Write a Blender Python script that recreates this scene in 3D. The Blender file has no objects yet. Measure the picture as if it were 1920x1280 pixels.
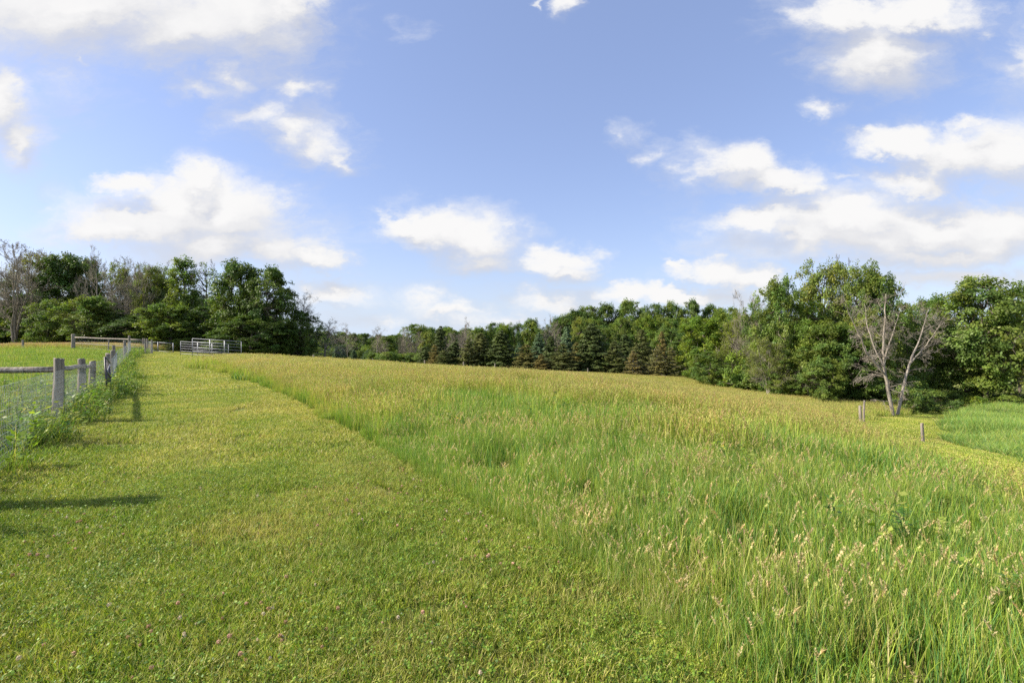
import bpy, math, random
import numpy as np
from mathutils import Vector, Matrix

# ------------------------------------------------------------------ camera, light, exposure
SC = bpy.context.scene
C = SC.collection
EYE = 1.6
FPX = 907.0
cam_d = bpy.data.cameras.new('camera'); cam = bpy.data.objects.new('camera', cam_d); C.objects.link(cam)
cam_d.sensor_width = 36.0; cam_d.lens = 36.0 * FPX / 1920.0
cam_d.clip_start = 0.05; cam_d.clip_end = 3000
cam.location = (0, 0, EYE); cam.rotation_euler = (math.radians(90), 0, 0)
SC.camera = cam

SUN_EL = math.radians(36)
SUN_AZ = math.atan2(-0.99, -0.12)            # clockwise from +Y
SUN_DIR = Vector((math.sin(SUN_AZ) * math.cos(SUN_EL), math.cos(SUN_AZ) * math.cos(SUN_EL), math.sin(SUN_EL)))
sd = bpy.data.lights.new('sun', 'SUN'); so = bpy.data.objects.new('sun', sd); C.objects.link(so)
sd.energy = 5.0; sd.angle = math.radians(0.53); sd.color = (1.0, 0.92, 0.76)
so.rotation_euler = SUN_DIR.to_track_quat('Z', 'Y').to_euler(); so.location = (-20, -10, 30)

SC.view_settings.view_transform = 'Standard'; SC.view_settings.look = 'None'
SC.view_settings.gamma = 1.0; SC.view_settings.exposure = 0.80
SC.view_settings.use_curve_mapping = False
SC.render.engine = 'CYCLES'
SC.cycles.max_bounces = 6; SC.cycles.diffuse_bounces = 3; SC.cycles.glossy_bounces = 2
SC.cycles.transmission_bounces = 4; SC.cycles.transparent_max_bounces = 4
SC.cycles.use_denoising = False

# ------------------------------------------------------------------ sky with clouds (world)
CLOUDS = [  # centre and radii in 1/1000 rad-like units around the view axis: u, v, ru, rv
 (150,20,270,78),(330,58,190,68),(470,40,110,85),(545,15,60,60),(-10,190,60,60),(28,255,42,48),
 (235,340,52,18),(365,340,42,34),(330,390,120,52),(430,395,110,58),(235,430,98,30),(400,455,180,36),(520,470,100,34),(600,492,48,18),
 (310,420,180,58),(200,435,90,36),(450,425,110,46),(1650,455,250,42),(1650,110,80,50),(1840,460,160,40),
 (800,435,78,40),(885,455,78,46),(755,408,40,14),(905,495,56,24),(1045,490,56,26),(1075,515,36,18),
 (625,550,66,18),
 (1650,95,90,52),(1580,30,90,34),(1720,30,120,32),
 (1380,300,60,34),(1440,335,90,30),(1500,355,50,18),
 (1690,270,80,24),(1790,295,100,52),(1880,300,90,54),(1730,340,100,30),
 (1590,415,170,52),(1740,428,200,64),(1890,430,120,62),(1430,412,90,22),(1520,450,120,30),(1770,480,200,24),
 (1345,508,82,26),(1410,530,66,20),(1800,525,160,18),(1270,490,26,10),(1260,555,170,15),
 (-160,60,150,120),(-240,330,120,60),(-300,520,200,40),(2080,120,160,60),(2150,380,180,80),(2250,540,200,30),
 (500,-160,200,50),(1250,-190,180,60),(900,-300,260,70),(1700,-180,150,50),(200,-260,260,80)]
world = bpy.data.worlds.new('World'); SC.world = world; world.use_nodes = True
NT = world.node_tree; NT.nodes.clear()
def N(nt, t, **kw):
    n = nt.nodes.new(t)
    for k, v in kw.items(): setattr(n, k, v)
    return n
def lk(nt, a, b): nt.links.new(a, b)
def mth(nt, op, a, b=None, c=None, clamp=False):
    n = N(nt, 'ShaderNodeMath', operation=op, use_clamp=clamp)
    for i, x in enumerate((a, b, c)):
        if x is None: continue
        if isinstance(x, (int, float)): n.inputs[i].default_value = x
        else: lk(nt, x, n.inputs[i])
    return n.outputs[0]
def vm(nt, op, a, b=None, c=None):
    n = N(nt, 'ShaderNodeVectorMath', operation=op)
    for i, x in enumerate((a, b, c)):
        if x is None: continue
        if isinstance(x, (tuple, list)): n.inputs[i].default_value = x
        elif isinstance(x, (int, float)): n.inputs[3].default_value = x
        else: lk(nt, x, n.inputs[i])
    return n.outputs['Value'] if op in ('LENGTH', 'DOT_PRODUCT', 'DISTANCE') else n.outputs['Vector']
g = bpy.data.node_groups.new('cloud_field', 'ShaderNodeTree')
g.interface.new_socket('p', in_out='INPUT', socket_type='NodeSocketVector')
g.interface.new_socket('d', in_out='OUTPUT', socket_type='NodeSocketFloat')
gi = N(g, 'NodeGroupInput'); go = N(g, 'NodeGroupOutput')
acc = None
WISPS = [(370,165,90,26,.38),(430,145,60,50,.36),(480,215,95,40,.28),(545,240,70,44,.22),(600,270,66,34,.18),(648,292,34,20,.3),(550,165,46,30,.25),(768,62,50,26,.78),(1165,250,50,34,.62),(1560,205,66,28,.4),(1865,70,40,30,.5),(1070,8,30,30,.2),
 (1010,10,14,20,.5),(1330,325,70,30,.4),(1820,235,60,22,.3),(1240,285,40,20,.6),(1290,320,30,14,.5),(130,150,180,60,.62),(160,110,20,26,.35),(80,382,60,20,.68),(1590,320,70,20,.6),(930,600,100,22,.35),(1050,562,140,26,.3),(720,600,120,20,.55),(860,580,80,22,.35),(812,556,50,22,.3),(1760,40,200,60,.45),(1500,20,60,30,.4)]
for (px, py, rx, ry, off_) in [c + (0,) for c in CLOUDS] + [(a, b, c * 1.25, d * 1.25, e + .17) for a, b, c, d, e in WISPS]:
    u = (px - 960) / FPX; v = (640 - py) / FPX; ru = rx / FPX * 1.34; rv = ry / FPX * 1.34
    q = vm(g, 'MULTIPLY_ADD', gi.outputs[0], (1 / ru, 1 / rv, 0), (-u / ru, -v / rv, 0))
    L = vm(g, 'LENGTH', q)
    if off_: L = mth(g, 'ADD', L, off_)
    acc = L if acc is None else mth(g, 'SMOOTH_MIN', acc, L, 0.2)
lk(g, acc, go.inputs[0])

tc = N(NT, 'ShaderNodeTexCoord'); sep = N(NT, 'ShaderNodeSeparateXYZ'); lk(NT, tc.outputs['Generated'], sep.inputs[0])
yy = mth(NT, 'MAXIMUM', sep.outputs[1], 0.08)
comb = N(NT, 'ShaderNodeCombineXYZ'); lk(NT, mth(NT, 'DIVIDE', sep.outputs[0], yy), comb.inputs[0]); lk(NT, mth(NT, 'DIVIDE', sep.outputs[2], yy), comb.inputs[1])
p0 = comb.outputs[0]
def noise(nt, vec, scale, detail=4, rough=0.55, col=False, dist=0.0):
    n = N(nt, 'ShaderNodeTexNoise'); n.inputs['Scale'].default_value = scale; n.inputs['Detail'].default_value = detail
    n.inputs['Roughness'].default_value = rough; n.inputs['Distortion'].default_value = dist
    if vec is not None: lk(nt, vec, n.inputs['Vector'])
    return n.outputs['Color'] if col else n.outputs['Fac']
dirv = tc.outputs['Generated']
sq = vm(NT, 'MULTIPLY', p0, (1.0, 1.7, 1.0))
w1 = vm(NT, 'MULTIPLY_ADD', noise(NT, sq, 5.0, 5, 0.6, True), (0.22, 0.11, 0), (-0.11, -0.055, 0))
w2 = vm(NT, 'MULTIPLY_ADD', noise(NT, sq, 17.0, 5, 0.65, True), (0.07, 0.05, 0), (-0.035, -0.025, 0))
p1 = vm(NT, 'ADD', vm(NT, 'ADD', p0, w1), w2)
def field(vec):
    n = N(NT, 'ShaderNodeGroup'); n.node_tree = g; lk(NT, vec, n.inputs[0]); return n.outputs[0]
D0 = field(p1)
D1 = field(vm(NT, 'ADD', p1, (-0.02, 0.05, 0)))
fb = mth(NT, 'ADD', mth(NT, 'MULTIPLY', noise(NT, sq, 7.0, 8, 0.62), 0.62), mth(NT, 'MULTIPLY', noise(NT, vm(NT, 'MULTIPLY', p1, (1.0, 1.5, 1.0)), 19.0, 7, 0.68), 0.38))
dens = mth(NT, 'ADD', mth(NT, 'SUBTRACT', 1.02, D0), mth(NT, 'MULTIPLY', mth(NT, 'SUBTRACT', fb, 0.5), 1.8))
mr = N(NT, 'ShaderNodeMapRange', interpolation_type='SMOOTHSTEP'); lk(NT, dens, mr.inputs[0])
soft = N(NT, 'ShaderNodeMapRange', interpolation_type='SMOOTHSTEP'); lk(NT, mth(NT, 'SUBTRACT', D1, D0), soft.inputs[0]); soft.inputs[1].default_value = -0.25; soft.inputs[2].default_value = 0.25; soft.inputs[3].default_value = 1.15; soft.inputs[4].default_value = 0.62; lk(NT, soft.outputs[0], mr.inputs[2])
mr.inputs[1].default_value = -0.06; mr.inputs[3].default_value = 0; mr.inputs[4].default_value = 0.97
front = N(NT, 'ShaderNodeMapRange'); lk(NT, sep.outputs[1], front.inputs[0]); front.inputs[1].default_value = 0.1; front.inputs[2].default_value = 0.3
back = N(NT, 'ShaderNodeMapRange', interpolation_type='SMOOTHSTEP'); lk(NT, noise(NT, dirv, 2.2, 6, 0.6), back.inputs[0]); back.inputs[1].default_value = 0.5; back.inputs[2].default_value = 0.66; back.inputs[4].default_value = 0.85
mx = N(NT, 'ShaderNodeMix', data_type='FLOAT'); lk(NT, front.outputs[0], mx.inputs[0]); lk(NT, back.outputs[0], mx.inputs[2]); lk(NT, mr.outputs[0], mx.inputs[3])
veil = N(NT, 'ShaderNodeMapRange', interpolation_type='SMOOTHSTEP'); fbv = noise(NT, vm(NT, 'ADD', sq, w1), 4.5, 9, 0.66, False, 0.4)
lk(NT, mth(NT, 'ADD', mth(NT, 'SUBTRACT', 0.98, D0), mth(NT, 'MULTIPLY', mth(NT, 'SUBTRACT', fbv, 0.5), 3.0)), veil.inputs[0])
veil.inputs[1].default_value = -0.55; veil.inputs[2].default_value = 0.75; veil.inputs[4].default_value = 0.5
vf = mth(NT, 'MULTIPLY', veil.outputs[0], front.outputs[0])
mask = mth(NT, 'SUBTRACT', 1.0, mth(NT, 'MULTIPLY', mth(NT, 'SUBTRACT', 1.0, mx.outputs[0]), mth(NT, 'SUBTRACT', 1.0, vf)))
# light and shade inside the clouds
lit = mth(NT, 'SUBTRACT', D1, D0)
sh = N(NT, 'ShaderNodeMapRange', interpolation_type='SMOOTHSTEP'); lk(NT, mth(NT, 'ADD', lit, mth(NT, 'MULTIPLY', mth(NT, 'SUBTRACT', fb, 0.5), 1.0)), sh.inputs[0])
sh.inputs[1].default_value = -0.5; sh.inputs[2].default_value = 0.62
cc = N(NT, 'ShaderNodeMix', data_type='RGBA'); lk(NT, sh.outputs[0], cc.inputs[0])
CL_D = (0.385, 0.39, 0.415, 1); CL_L = (0.555, 0.55, 0.545, 1)
cc.inputs[6].default_value = CL_D; cc.inputs[7].default_value = CL_L
sky = N(NT, 'ShaderNodeTexSky', sky_type='NISHITA'); sky.sun_disc = False
sky.sun_elevation = SUN_EL; sky.sun_rotation = SUN_AZ; sky.air_density = 1.0; sky.dust_density = 1.2; sky.ozone_density = 2.0
sv = N(NT, 'ShaderNodeCombineXYZ'); lk(NT, sep.outputs[0], sv.inputs[0]); lk(NT, sep.outputs[1], sv.inputs[1]); lk(NT, mth(NT, 'MAXIMUM', sep.outputs[2], 0.07), sv.inputs[2]); lk(NT, vm(NT, 'NORMALIZE', sv.outputs[0]), sky.inputs[0])
skyk = vm(NT, 'MULTIPLY_ADD', sky.outputs[0], (0.076, 0.073, 0.083), (0.088, 0.112, 0.176))
pale = mth(NT, 'MULTIPLY', mth(NT, 'EXPONENT', mth(NT, 'MULTIPLY', mth(NT, 'MAXIMUM', sep.outputs[2], 0.0), -8.0)), 0.55)
pm = N(NT, 'ShaderNodeMix', data_type='RGBA'); lk(NT, pale, pm.inputs[0]); lk(NT, skyk, pm.inputs[6]); pm.inputs[7].default_value = (0.435, 0.485, 0.56, 1); skyk = pm.outputs[2]
mix = N(NT, 'ShaderNodeMix', data_type='RGBA'); lk(NT, mask, mix.inputs[0]); lk(NT, skyk, mix.inputs[6]); lk(NT, cc.outputs[2], mix.inputs[7])
bg = N(NT, 'ShaderNodeBackground'); bg.inputs[1].default_value = 1.0; lk(NT, mix.outputs[2], bg.inputs[0])
wo = N(NT, 'ShaderNodeOutputWorld'); lk(NT, bg.outputs[0], wo.inputs[0])
world.cycles.sampling_method = 'MANUAL'; world.cycles.sample_map_resolution = 512

# ------------------------------------------------------------------ helpers
def mesh_np(name, V, F, mats, col=None, smooth=False, fmat=None):
    me = bpy.data.meshes.new(name)
    V = np.asarray(V, np.float32); me.vertices.add(len(V)); me.vertices.foreach_set('co', V.ravel())
    Fs = [np.asarray(f, np.int32) for f in (F if isinstance(F, list) else [F]) if len(f)]
    nl = sum(f.size for f in Fs); nf = sum(len(f) for f in Fs)
    me.loops.add(nl); me.polygons.add(nf)
    me.loops.foreach_set('vertex_index', np.concatenate([f.ravel() for f in Fs]))
    tot = np.concatenate([np.full(len(f), f.shape[1], np.int32) for f in Fs])
    st = np.concatenate([[0], np.cumsum(tot)[:-1]]).astype(np.int32)
    me.polygons.foreach_set('loop_start', st); me.polygons.foreach_set('loop_total', tot)
    if fmat is not None: me.polygons.foreach_set('material_index', np.asarray(fmat, np.int32))
    if smooth: me.polygons.foreach_set('use_smooth', np.ones(nf, bool))
    if col is not None:
        a = me.color_attributes.new('Col', 'FLOAT_COLOR', 'POINT')
        cc_ = np.ones((len(V), 4), np.float32); cc_[:, :3] = col; a.data.foreach_set('color', cc_.ravel())
    me.update(calc_edges=True)
    for m in (mats if isinstance(mats, (list, tuple)) else [mats]): me.materials.append(m)
    return me
def link(name, me, parent=None, loc=None):
    o = bpy.data.objects.new(name, me); C.objects.link(o)
    if parent: o.parent = parent
    if loc is not None: o.location = loc
    return o
def tag(o, label=None, cat=None, group=None, kind=None):
    if label: o['label'] = label
    if cat: o['category'] = cat
    if group: o['group'] = group
    if kind: o['kind'] = kind
    return o
def empty(name, loc, rz=0, sc=(1, 1, 1)):
    o = bpy.data.objects.new(name, None); C.objects.link(o); o.location = loc; o.rotation_euler = (0, 0, rz); o.scale = sc
    o.empty_display_size = 0.3
    return o
class Acc:                                   # collects pieces into one mesh
    def __init__(s): s.V = []; s.F = []; s.n = 0; s.Cc = []
    def add(s, V, F, col=None):
        V = np.asarray(V, float); s.V.append(V); s.F.append(np.asarray(F, int) + s.n); s.n += len(V)
        if col is not None:
            c = np.asarray(col, float); s.Cc.append(np.tile(c, (len(V), 1)) if c.ndim == 1 else c)
    def mesh(s, name, mats, smooth=False):
        V = np.concatenate(s.V); by = {}
        for f in s.F: by.setdefault(f.shape[1], []).append(f)
        F = [np.concatenate(x) for x in by.values()]
        return mesh_np(name, V, F, mats, np.concatenate(s.Cc) if s.Cc else None, smooth)
def tube(P, R, k=5, cap=False):
    P = np.asarray(P, float); n = len(P); R = np.broadcast_to(np.asarray(R, float), (n,))
    T = np.gradient(P, axis=0) if n > 2 else np.repeat([P[1] - P[0]], 2, 0)
    T /= np.linalg.norm(T, axis=1)[:, None] + 1e-9
    ref = np.array([0, 0, 1.0]) if abs(T[0][2]) < 0.9 else np.array([1.0, 0, 0])
    A = np.cross(T, ref); A /= np.linalg.norm(A, axis=1)[:, None] + 1e-9; B = np.cross(T, A)
    a = np.arange(k) / k * 2 * np.pi
    V = P[:, None] + R[:, None, None] * (np.cos(a)[None, :, None] * A[:, None] + np.sin(a)[None, :, None] * B[:, None])
    V = V.reshape(-1, 3)
    i = np.arange(n - 1)[:, None] * k; j = np.arange(k)[None]; j2 = (j + 1) % k
    F = np.stack([i + j, i + j2, i + k + j2, i + k + j], -1).reshape(-1, 4)
    if cap:
        V = np.concatenate([V, [P[0], P[-1]]]); c0, c1 = n * k, n * k + 1
        jj = np.arange(k); j2 = (jj + 1) % k; e = (n - 1) * k
        F = np.concatenate([F, np.stack([np.full(k, c0), j2, jj, np.full(k, c0)], 1), np.stack([np.full(k, c1), e + jj, e + j2, np.full(k, c1)], 1)])
    return V, F
def tube_acc(acc, P, R, k=5, cap=False, col=None):
    V, F = tube(P, R, k, cap)
    if cap:                                  # caps come as triangles
        q = F[:, 0] != F[:, 3]
        acc.add(V, F[q], col); base = acc.n - len(V)
        acc.F.append(F[~q][:, :3] + base)
    else: acc.add(V, F, col)
def box(c, s, ax=None):
    c = np.asarray(c, float); h = np.asarray(s, float) / 2
    V = np.array([[x, y, z] for x in (-1, 1) for y in (-1, 1) for z in (-1, 1)]) * h
    if ax is not None: V = V @ np.asarray(ax)
    F = np.array([[0, 1, 3, 2], [4, 6, 7, 5], [0, 4, 5, 1], [2, 3, 7, 6], [0, 2, 6, 4], [1, 5, 7, 3]])
    return V + c, F
def lattice(ix, iy, seed):
    h = (ix.astype(np.int64) * 374761393 + iy.astype(np.int64) * 668265263 + seed * 974711) & 0x7fffffff
    h = ((h ^ (h >> 13)) * 1274126177) & 0x7fffffff
    return ((h ^ (h >> 16)) & 0xffff) / 65535.0
def vnoise(x, y, s=1.0, seed=0, oct=3):
    x = np.asarray(x, float) / s; y = np.asarray(y, float) / s; out = 0; amp = 1; tot = 0
    for o in range(oct):
        ix = np.floor(x); iy = np.floor(y); fx = x - ix; fy = y - iy; fx = fx * fx * (3 - 2 * fx); fy = fy * fy * (3 - 2 * fy)
        a = lattice(ix, iy, seed + o); b = lattice(ix + 1, iy, seed + o); c = lattice(ix, iy + 1, seed + o); d = lattice(ix + 1, iy + 1, seed + o)
        out = out + amp * ((a * (1 - fx) + b * fx) * (1 - fy) + (c * (1 - fx) + d * fx) * fy); tot += amp; amp *= .5; x = x * 2.03; y = y * 2.03
    return out / tot
def sstep(a, b, x):
    t = np.clip((np.asarray(x, float) - a) / (b - a), 0, 1); return t * t * (3 - 2 * t)

# ------------------------------------------------------------------ terrain
def xyz(px, py, d): return ((px - 960) / FPX * d, d, EYE - (py - 640) / FPX * d)
CP = [(0,0,0),(-4,0,0),(3,0,-.12),(0,-6,0),(-10,-6,.1),(12,-6,-1.1),(-30,-20,.3),(30,-25,-3),(-3,3,0),(0,4,0),(-6,5,0),(3,3,-.12),(5,8,-.28),(9,9,-1.05),(0,9,0),
      (-5,9,0),(-10.8,11.5,0),(-12.1,14.5,0),(-7,14,0),(-2,15,-.05),(4,15,-.35),(-16,19,.03),(-19,23,.12),(-24,30,.35),(-14,24,.08),(-5,25,-.25),(6,25,-1.0),
      (-20,16,.1),(-30,25,.3),(-45,35,.6),(-12,5,.05),(17,16,-2.25),(24,17,-3.2),(12,14,-1.5),
      xyz(1731,832,21),xyz(1617,793,28),xyz(1670,778,35),xyz(1855,760,45),xyz(1920,742,62),xyz(1800,745,70),xyz(1580,757,42),xyz(1785,808,25),xyz(1850,780,38),
      xyz(1400,741,50),xyz(1280,718,60),xyz(1280,712,75),xyz(1000,705,55),xyz(1000,700,78),xyz(700,693,55),xyz(660,672,100),xyz(588,689,48),xyz(700,690,75),
      xyz(455,675,40),xyz(360,669,40),xyz(300,664,45),xyz(270,657,52),xyz(241,665,36),xyz(137,655,42),xyz(0,657,55),xyz(100,652,65),xyz(300,652,66),xyz(500,668,60),
      (-120,70,2),(-60,120,0),(0,140,-3),(80,120,-4),(130,70,-6),(60,30,-5.5),(150,0,-9),(-120,0,1),(0,-100,0),(-220,220,1),(0,260,-3),(220,220,-5)]
CP = np.array(CP, float)
def _U(r2): return 0.5 * r2 * np.log(r2 + 1e-9)
_n = len(CP); _K = _U(((CP[:, None, :2] - CP[None, :, :2]) ** 2).sum(-1)) + np.eye(_n) * 1.0
_P = np.c_[np.ones(_n), CP[:, :2]]
_W = np.linalg.solve(np.block([[_K, _P], [_P.T, np.zeros((3, 3))]]), np.r_[CP[:, 2], 0, 0, 0])
def H0(x, y):
    x = np.clip(np.atleast_1d(np.asarray(x, float)), -240, 240); y = np.clip(np.atleast_1d(np.asarray(y, float)), -110, 270)
    out = np.empty(len(x))
    for i in range(0, len(x), 50000):
        s = slice(i, i + 50000)
        r2 = (x[s, None] - CP[None, :, 0]) ** 2 + (y[s, None] - CP[None, :, 1]) ** 2
        out[s] = _U(r2) @ _W[:_n] + _W[_n] + _W[_n + 1] * x[s] + _W[_n + 2] * y[s]
    return out
def H(x, y):
    return H0(x, y) + (vnoise(x, y, 3.0, 5, 2) - .5) * .025
def h1(x, y): return float(H([x], [y])[0])
def pg(px, py, dmin=1.4, dmax=200):          # where the line of sight of a picture point meets the ground
    d = np.geomspace(dmin, dmax, 1500); z = EYE - (py - 640) / FPX * d; hh = H((px - 960) / FPX * d, d)
    k = np.argmax(hh >= z) if (hh >= z).any() else len(d) - 1
    return ((px - 960) / FPX * d[k], d[k])
def inpoly(x, y, poly):
    c = np.zeros(len(x), bool); n = len(poly); j = n - 1
    for i in range(n):
        xi, yi = poly[i]; xj, yj = poly[j]
        m = ((yi > y) != (yj > y)) & (x < (xj - xi) * (y - yi) / (yj - yi + 1e-12) + xi); c ^= m; j = i
    return c
FENCE = [(-3.2, 1.2), (-5.45, 4.5), (-8.8, 9.36), (-10.6, 11.9), (-12.6, 15.1), (-15.7, 19), (-18.9, 23), (-24, 30), (-28.5, 36), (-32, 41), (-38.5, 50.5)]
EDGE = [pg(a, b) for a, b in [(1330,1280),(1240,1200),(1120,1090),(1000,1010),(880,950),(780,890),(700,835),(620,790),(540,745),(480,720),(430,703),(405,694)]]
LAWN = [(2.2, -4), (1.7, 0)] + EDGE + [(-19.5, 33), (-19.0, 38.6), (-24, 42), (-24, 60), (-40, 60)] + FENCE[::-1] + [(-3.3, -4)]
PATH = [pg(a, b) for a, b in [(1618,794),(1645,784),(1700,779),(1715,768),(1780,768),(1850,775),(1836,786),(1795,797),(1786,808),(1800,824),(1850,845),(1920,862),(2000,890)]] + \
       [pg(a, b) for a, b in [(2000,955),(1920,922),(1870,905),(1815,886),(1766,868),(1700,848),(1640,822)]]
REED = [pg(a, b) for a, b in [(1795,797),(1786,808),(1800,824),(1850,845),(1920,862),(2000,890)]] + [(34, 17), (46, 34), (43, 41)] + [pg(a, b) for a, b in [(1850,775),(1836,786)]]
def dist_poly(x, y, line):
    best = np.full(len(x), 1e9)
    for (ax, ay), (bx, by) in zip(line[:-1], line[1:]):
        dx, dy = bx - ax, by - ay; t = np.clip(((x - ax) * dx + (y - ay) * dy) / (dx * dx + dy * dy), 0, 1)
        best = np.minimum(best, np.hypot(x - ax - t * dx, y - ay - t * dy))
    return best
def left_of_fence(x, y):
    fx = np.interp(y, [p[1] for p in FENCE], [p[0] for p in FENCE]); return x < fx

# ------------------------------------------------------------------ materials
def new_mat(name):
    m = bpy.data.materials.new(name); m.use_nodes = True; nt = m.node_tree; nt.nodes.clear()
    out = N(nt, 'ShaderNodeOutputMaterial'); return m, nt, out
def ramp(nt, fac, stops):
    r = N(nt, 'ShaderNodeValToRGB'); lk(nt, fac, r.inputs[0]); e = r.color_ramp.elements
    while len(e) < len(stops): e.new(0.5)
    for el, (p, c) in zip(e, stops): el.position = p; el.color = (*c, 1)
    return r.outputs[0]
def rgbmix(nt, fac, a, b, mode='MIX'):
    n = N(nt, 'ShaderNodeMix', data_type='RGBA', blend_type=mode)
    for i, x in ((0, fac), (6, a), (7, b)):
        if isinstance(x, (int, float)): n.inputs[i].default_value = x
        elif isinstance(x, tuple): n.inputs[i].default_value = (*x, 1)
        else: lk(nt, x, n.inputs[i])
    return n.outputs[2]
def leaf_mat(name, tint=(1, 1, 1), trans=0.35, rough=0.45, wn=None, spec=0.25):
    """foliage: colour attribute x tint, slow world-space variation, light passes through"""
    m, nt, out = new_mat(name)
    a = N(nt, 'ShaderNodeVertexColor', layer_name='Col')
    c = rgbmix(nt, 1.0, a.outputs[0], tint, 'MULTIPLY')
    if wn:
        geo = N(nt, 'ShaderNodeNewGeometry')
        for (sc, lo, hi) in wn:
            f = noise(nt, geo.outputs['Position'], sc, 3, 0.6)
            c = rgbmix(nt, 1.0, c, ramp(nt, f, [(0.32, lo), (0.68, hi)]), 'MULTIPLY')
    p = N(nt, 'ShaderNodeBsdfPrincipled'); lk(nt, c, p.inputs['Base Color']); p.inputs['Roughness'].default_value = rough
    p.inputs['Specular IOR Level'].default_value = spec
    t = N(nt, 'ShaderNodeBsdfTranslucent'); lk(nt, rgbmix(nt, 1.0, c, (1.15, 1.25, 0.6), 'MULTIPLY'), t.inputs[0])
    s = N(nt, 'ShaderNodeMixShader'); s.inputs[0].default_value = trans; lk(nt, p.outputs[0], s.inputs[1]); lk(nt, t.outputs[0], s.inputs[2])
    lk(nt, s.outputs[0], out.inputs[0]); return m
def bark_mat(name, c1, c2, scale=6, stretch=0.15, rough=0.9):
    m, nt, out = new_mat(name); tcn = N(nt, 'ShaderNodeTexCoord')
    v = vm(nt, 'MULTIPLY', tcn.outputs['Object'], (1, 1, stretch))
    f = noise(nt, v, scale, 6, 0.7); c = ramp(nt, f, [(0.3, c1), (0.7, c2)])
    p = N(nt, 'ShaderNodeBsdfPrincipled'); lk(nt, c, p.inputs['Base Color']); p.inputs['Roughness'].default_value = rough
    p.inputs['Specular IOR Level'].default_value = 0.15
    b = N(nt, 'ShaderNodeBump'); b.inputs['Strength'].default_value = 0.6; b.inputs['Distance'].default_value = 0.02; lk(nt, f, b.inputs['Height']); lk(nt, b.outputs[0], p.inputs['Normal'])
    lk(nt, p.outputs[0], out.inputs[0]); return m
GWN = [(0.35, (0.86, 0.92, 0.85), (1.12, 1.05, 1.05)), (2.2, (0.85, 0.9, 0.85), (1.15, 1.08, 1.1))]
M_LAWN = leaf_mat('mown_grass', (1.25, 1.26, 1.1), 0.30, 0.5, [(0.3, (0.82, 0.92, 0.85), (1.10, 1.07, 1.1)), (1.3, (0.82, 0.90, 0.82), (1.15, 1.1, 1.12)), (6.0, (0.95, 0.9, 0.78), (1.2, 1.14, 1.15))])
M_MEAD = leaf_mat('meadow_blades', (1.12, 1.15, 1.1), 0.35, 0.5, GWN)
M_WEED = leaf_mat('weed_leaves', (1, 1, 1), 0.4, 0.45, GWN)
M_FLOW = leaf_mat('flower_petals', (1, 1, 1), 0.2, 0.7)
M_BARK = bark_mat('grey_bark', (0.07, 0.055, 0.045), (0.20, 0.17, 0.14))
M_BARKD = bark_mat('dark_bark', (0.035, 0.028, 0.022), (0.10, 0.08, 0.065))
M_TWIG = bark_mat('dead_twigs', (0.15, 0.13, 0.10), (0.36, 0.32, 0.26))
M_TWIGW = bark_mat('bleached_dead_wood', (0.15, 0.13, 0.11), (0.43, 0.37, 0.31))
M_PALE = bark_mat('pale_dead_wood', (0.34, 0.31, 0.29), (0.6, 0.56, 0.52))
WN_T = [(0.5, (0.75, 0.8, 0.8), (1.2, 1.12, 1.1))]
M_LEAF = {
 'dark': leaf_mat('dark_leaves', (0.74, 0.79, 0.72), 0.3, 0.5, WN_T),
 'mid': leaf_mat('mid_green_leaves', (1.22, 1.15, 1.15), 0.42, 0.5, WN_T),
 'light': leaf_mat('light_green_leaves', (1.35, 1.3, 0.85), 0.4, 0.5, WN_T),
 'olive': leaf_mat('olive_leaves', (1.45, 1.2, 1.15), 0.35, 0.55, WN_T),
 'grey': leaf_mat('grey_green_leaves', (1.5, 1.35, 1.9), 0.3, 0.55, WN_T),
}
M_NEED = {
 'green': leaf_mat('spruce_needles', (0.95, 0.9, 0.78), 0.15, 0.6, WN_T),
 'olive': leaf_mat('olive_needles', (1.35, 1.05, 0.95), 0.2, 0.6, WN_T),
 'blue': leaf_mat('blue_needles', (1.35, 1.45, 2.2), 0.15, 0.6, WN_T),
 'brown': leaf_mat('dying_brown_needles', (1.85, 1.2, 1.1), 0.2, 0.7, WN_T),
 'rust': leaf_mat('rusty_dead_needles', (2.1, 1.2, 1.1), 0.2, 0.7, WN_T),
}
m, nt, out = new_mat('weathered_post_wood'); tcn = N(nt, 'ShaderNodeTexCoord')
v = vm(nt, 'MULTIPLY', tcn.outputs['Object'], (1, 1, 0.07)); f = noise(nt, v, 16, 4, 0.65)
f2 = noise(nt, tcn.outputs['Object'], 9, 4, 0.6)
c = ramp(nt, f, [(0.30, (0.085, 0.07, 0.055)), (0.52, (0.26, 0.225, 0.19)), (0.75, (0.46, 0.42, 0.37))])
c = rgbmix(nt, mth(nt, 'MULTIPLY', ramp(nt, f2, [(0.52, (0, 0, 0)), (0.62, (1, 1, 1))]), 0.6), c, (0.33, 0.25, 0.20))
p = N(nt, 'ShaderNodeBsdfPrincipled'); lk(nt, c, p.inputs['Base Color']); p.inputs['Roughness'].default_value = 0.95
b = N(nt, 'ShaderNodeBump'); b.inputs['Distance'].default_value = 0.015; lk(nt, f, b.inputs['Height']); lk(nt, b.outputs[0], p.inputs['Normal'])
lk(nt, p.outputs[0], out.inputs[0]); M_POST = m
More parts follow.
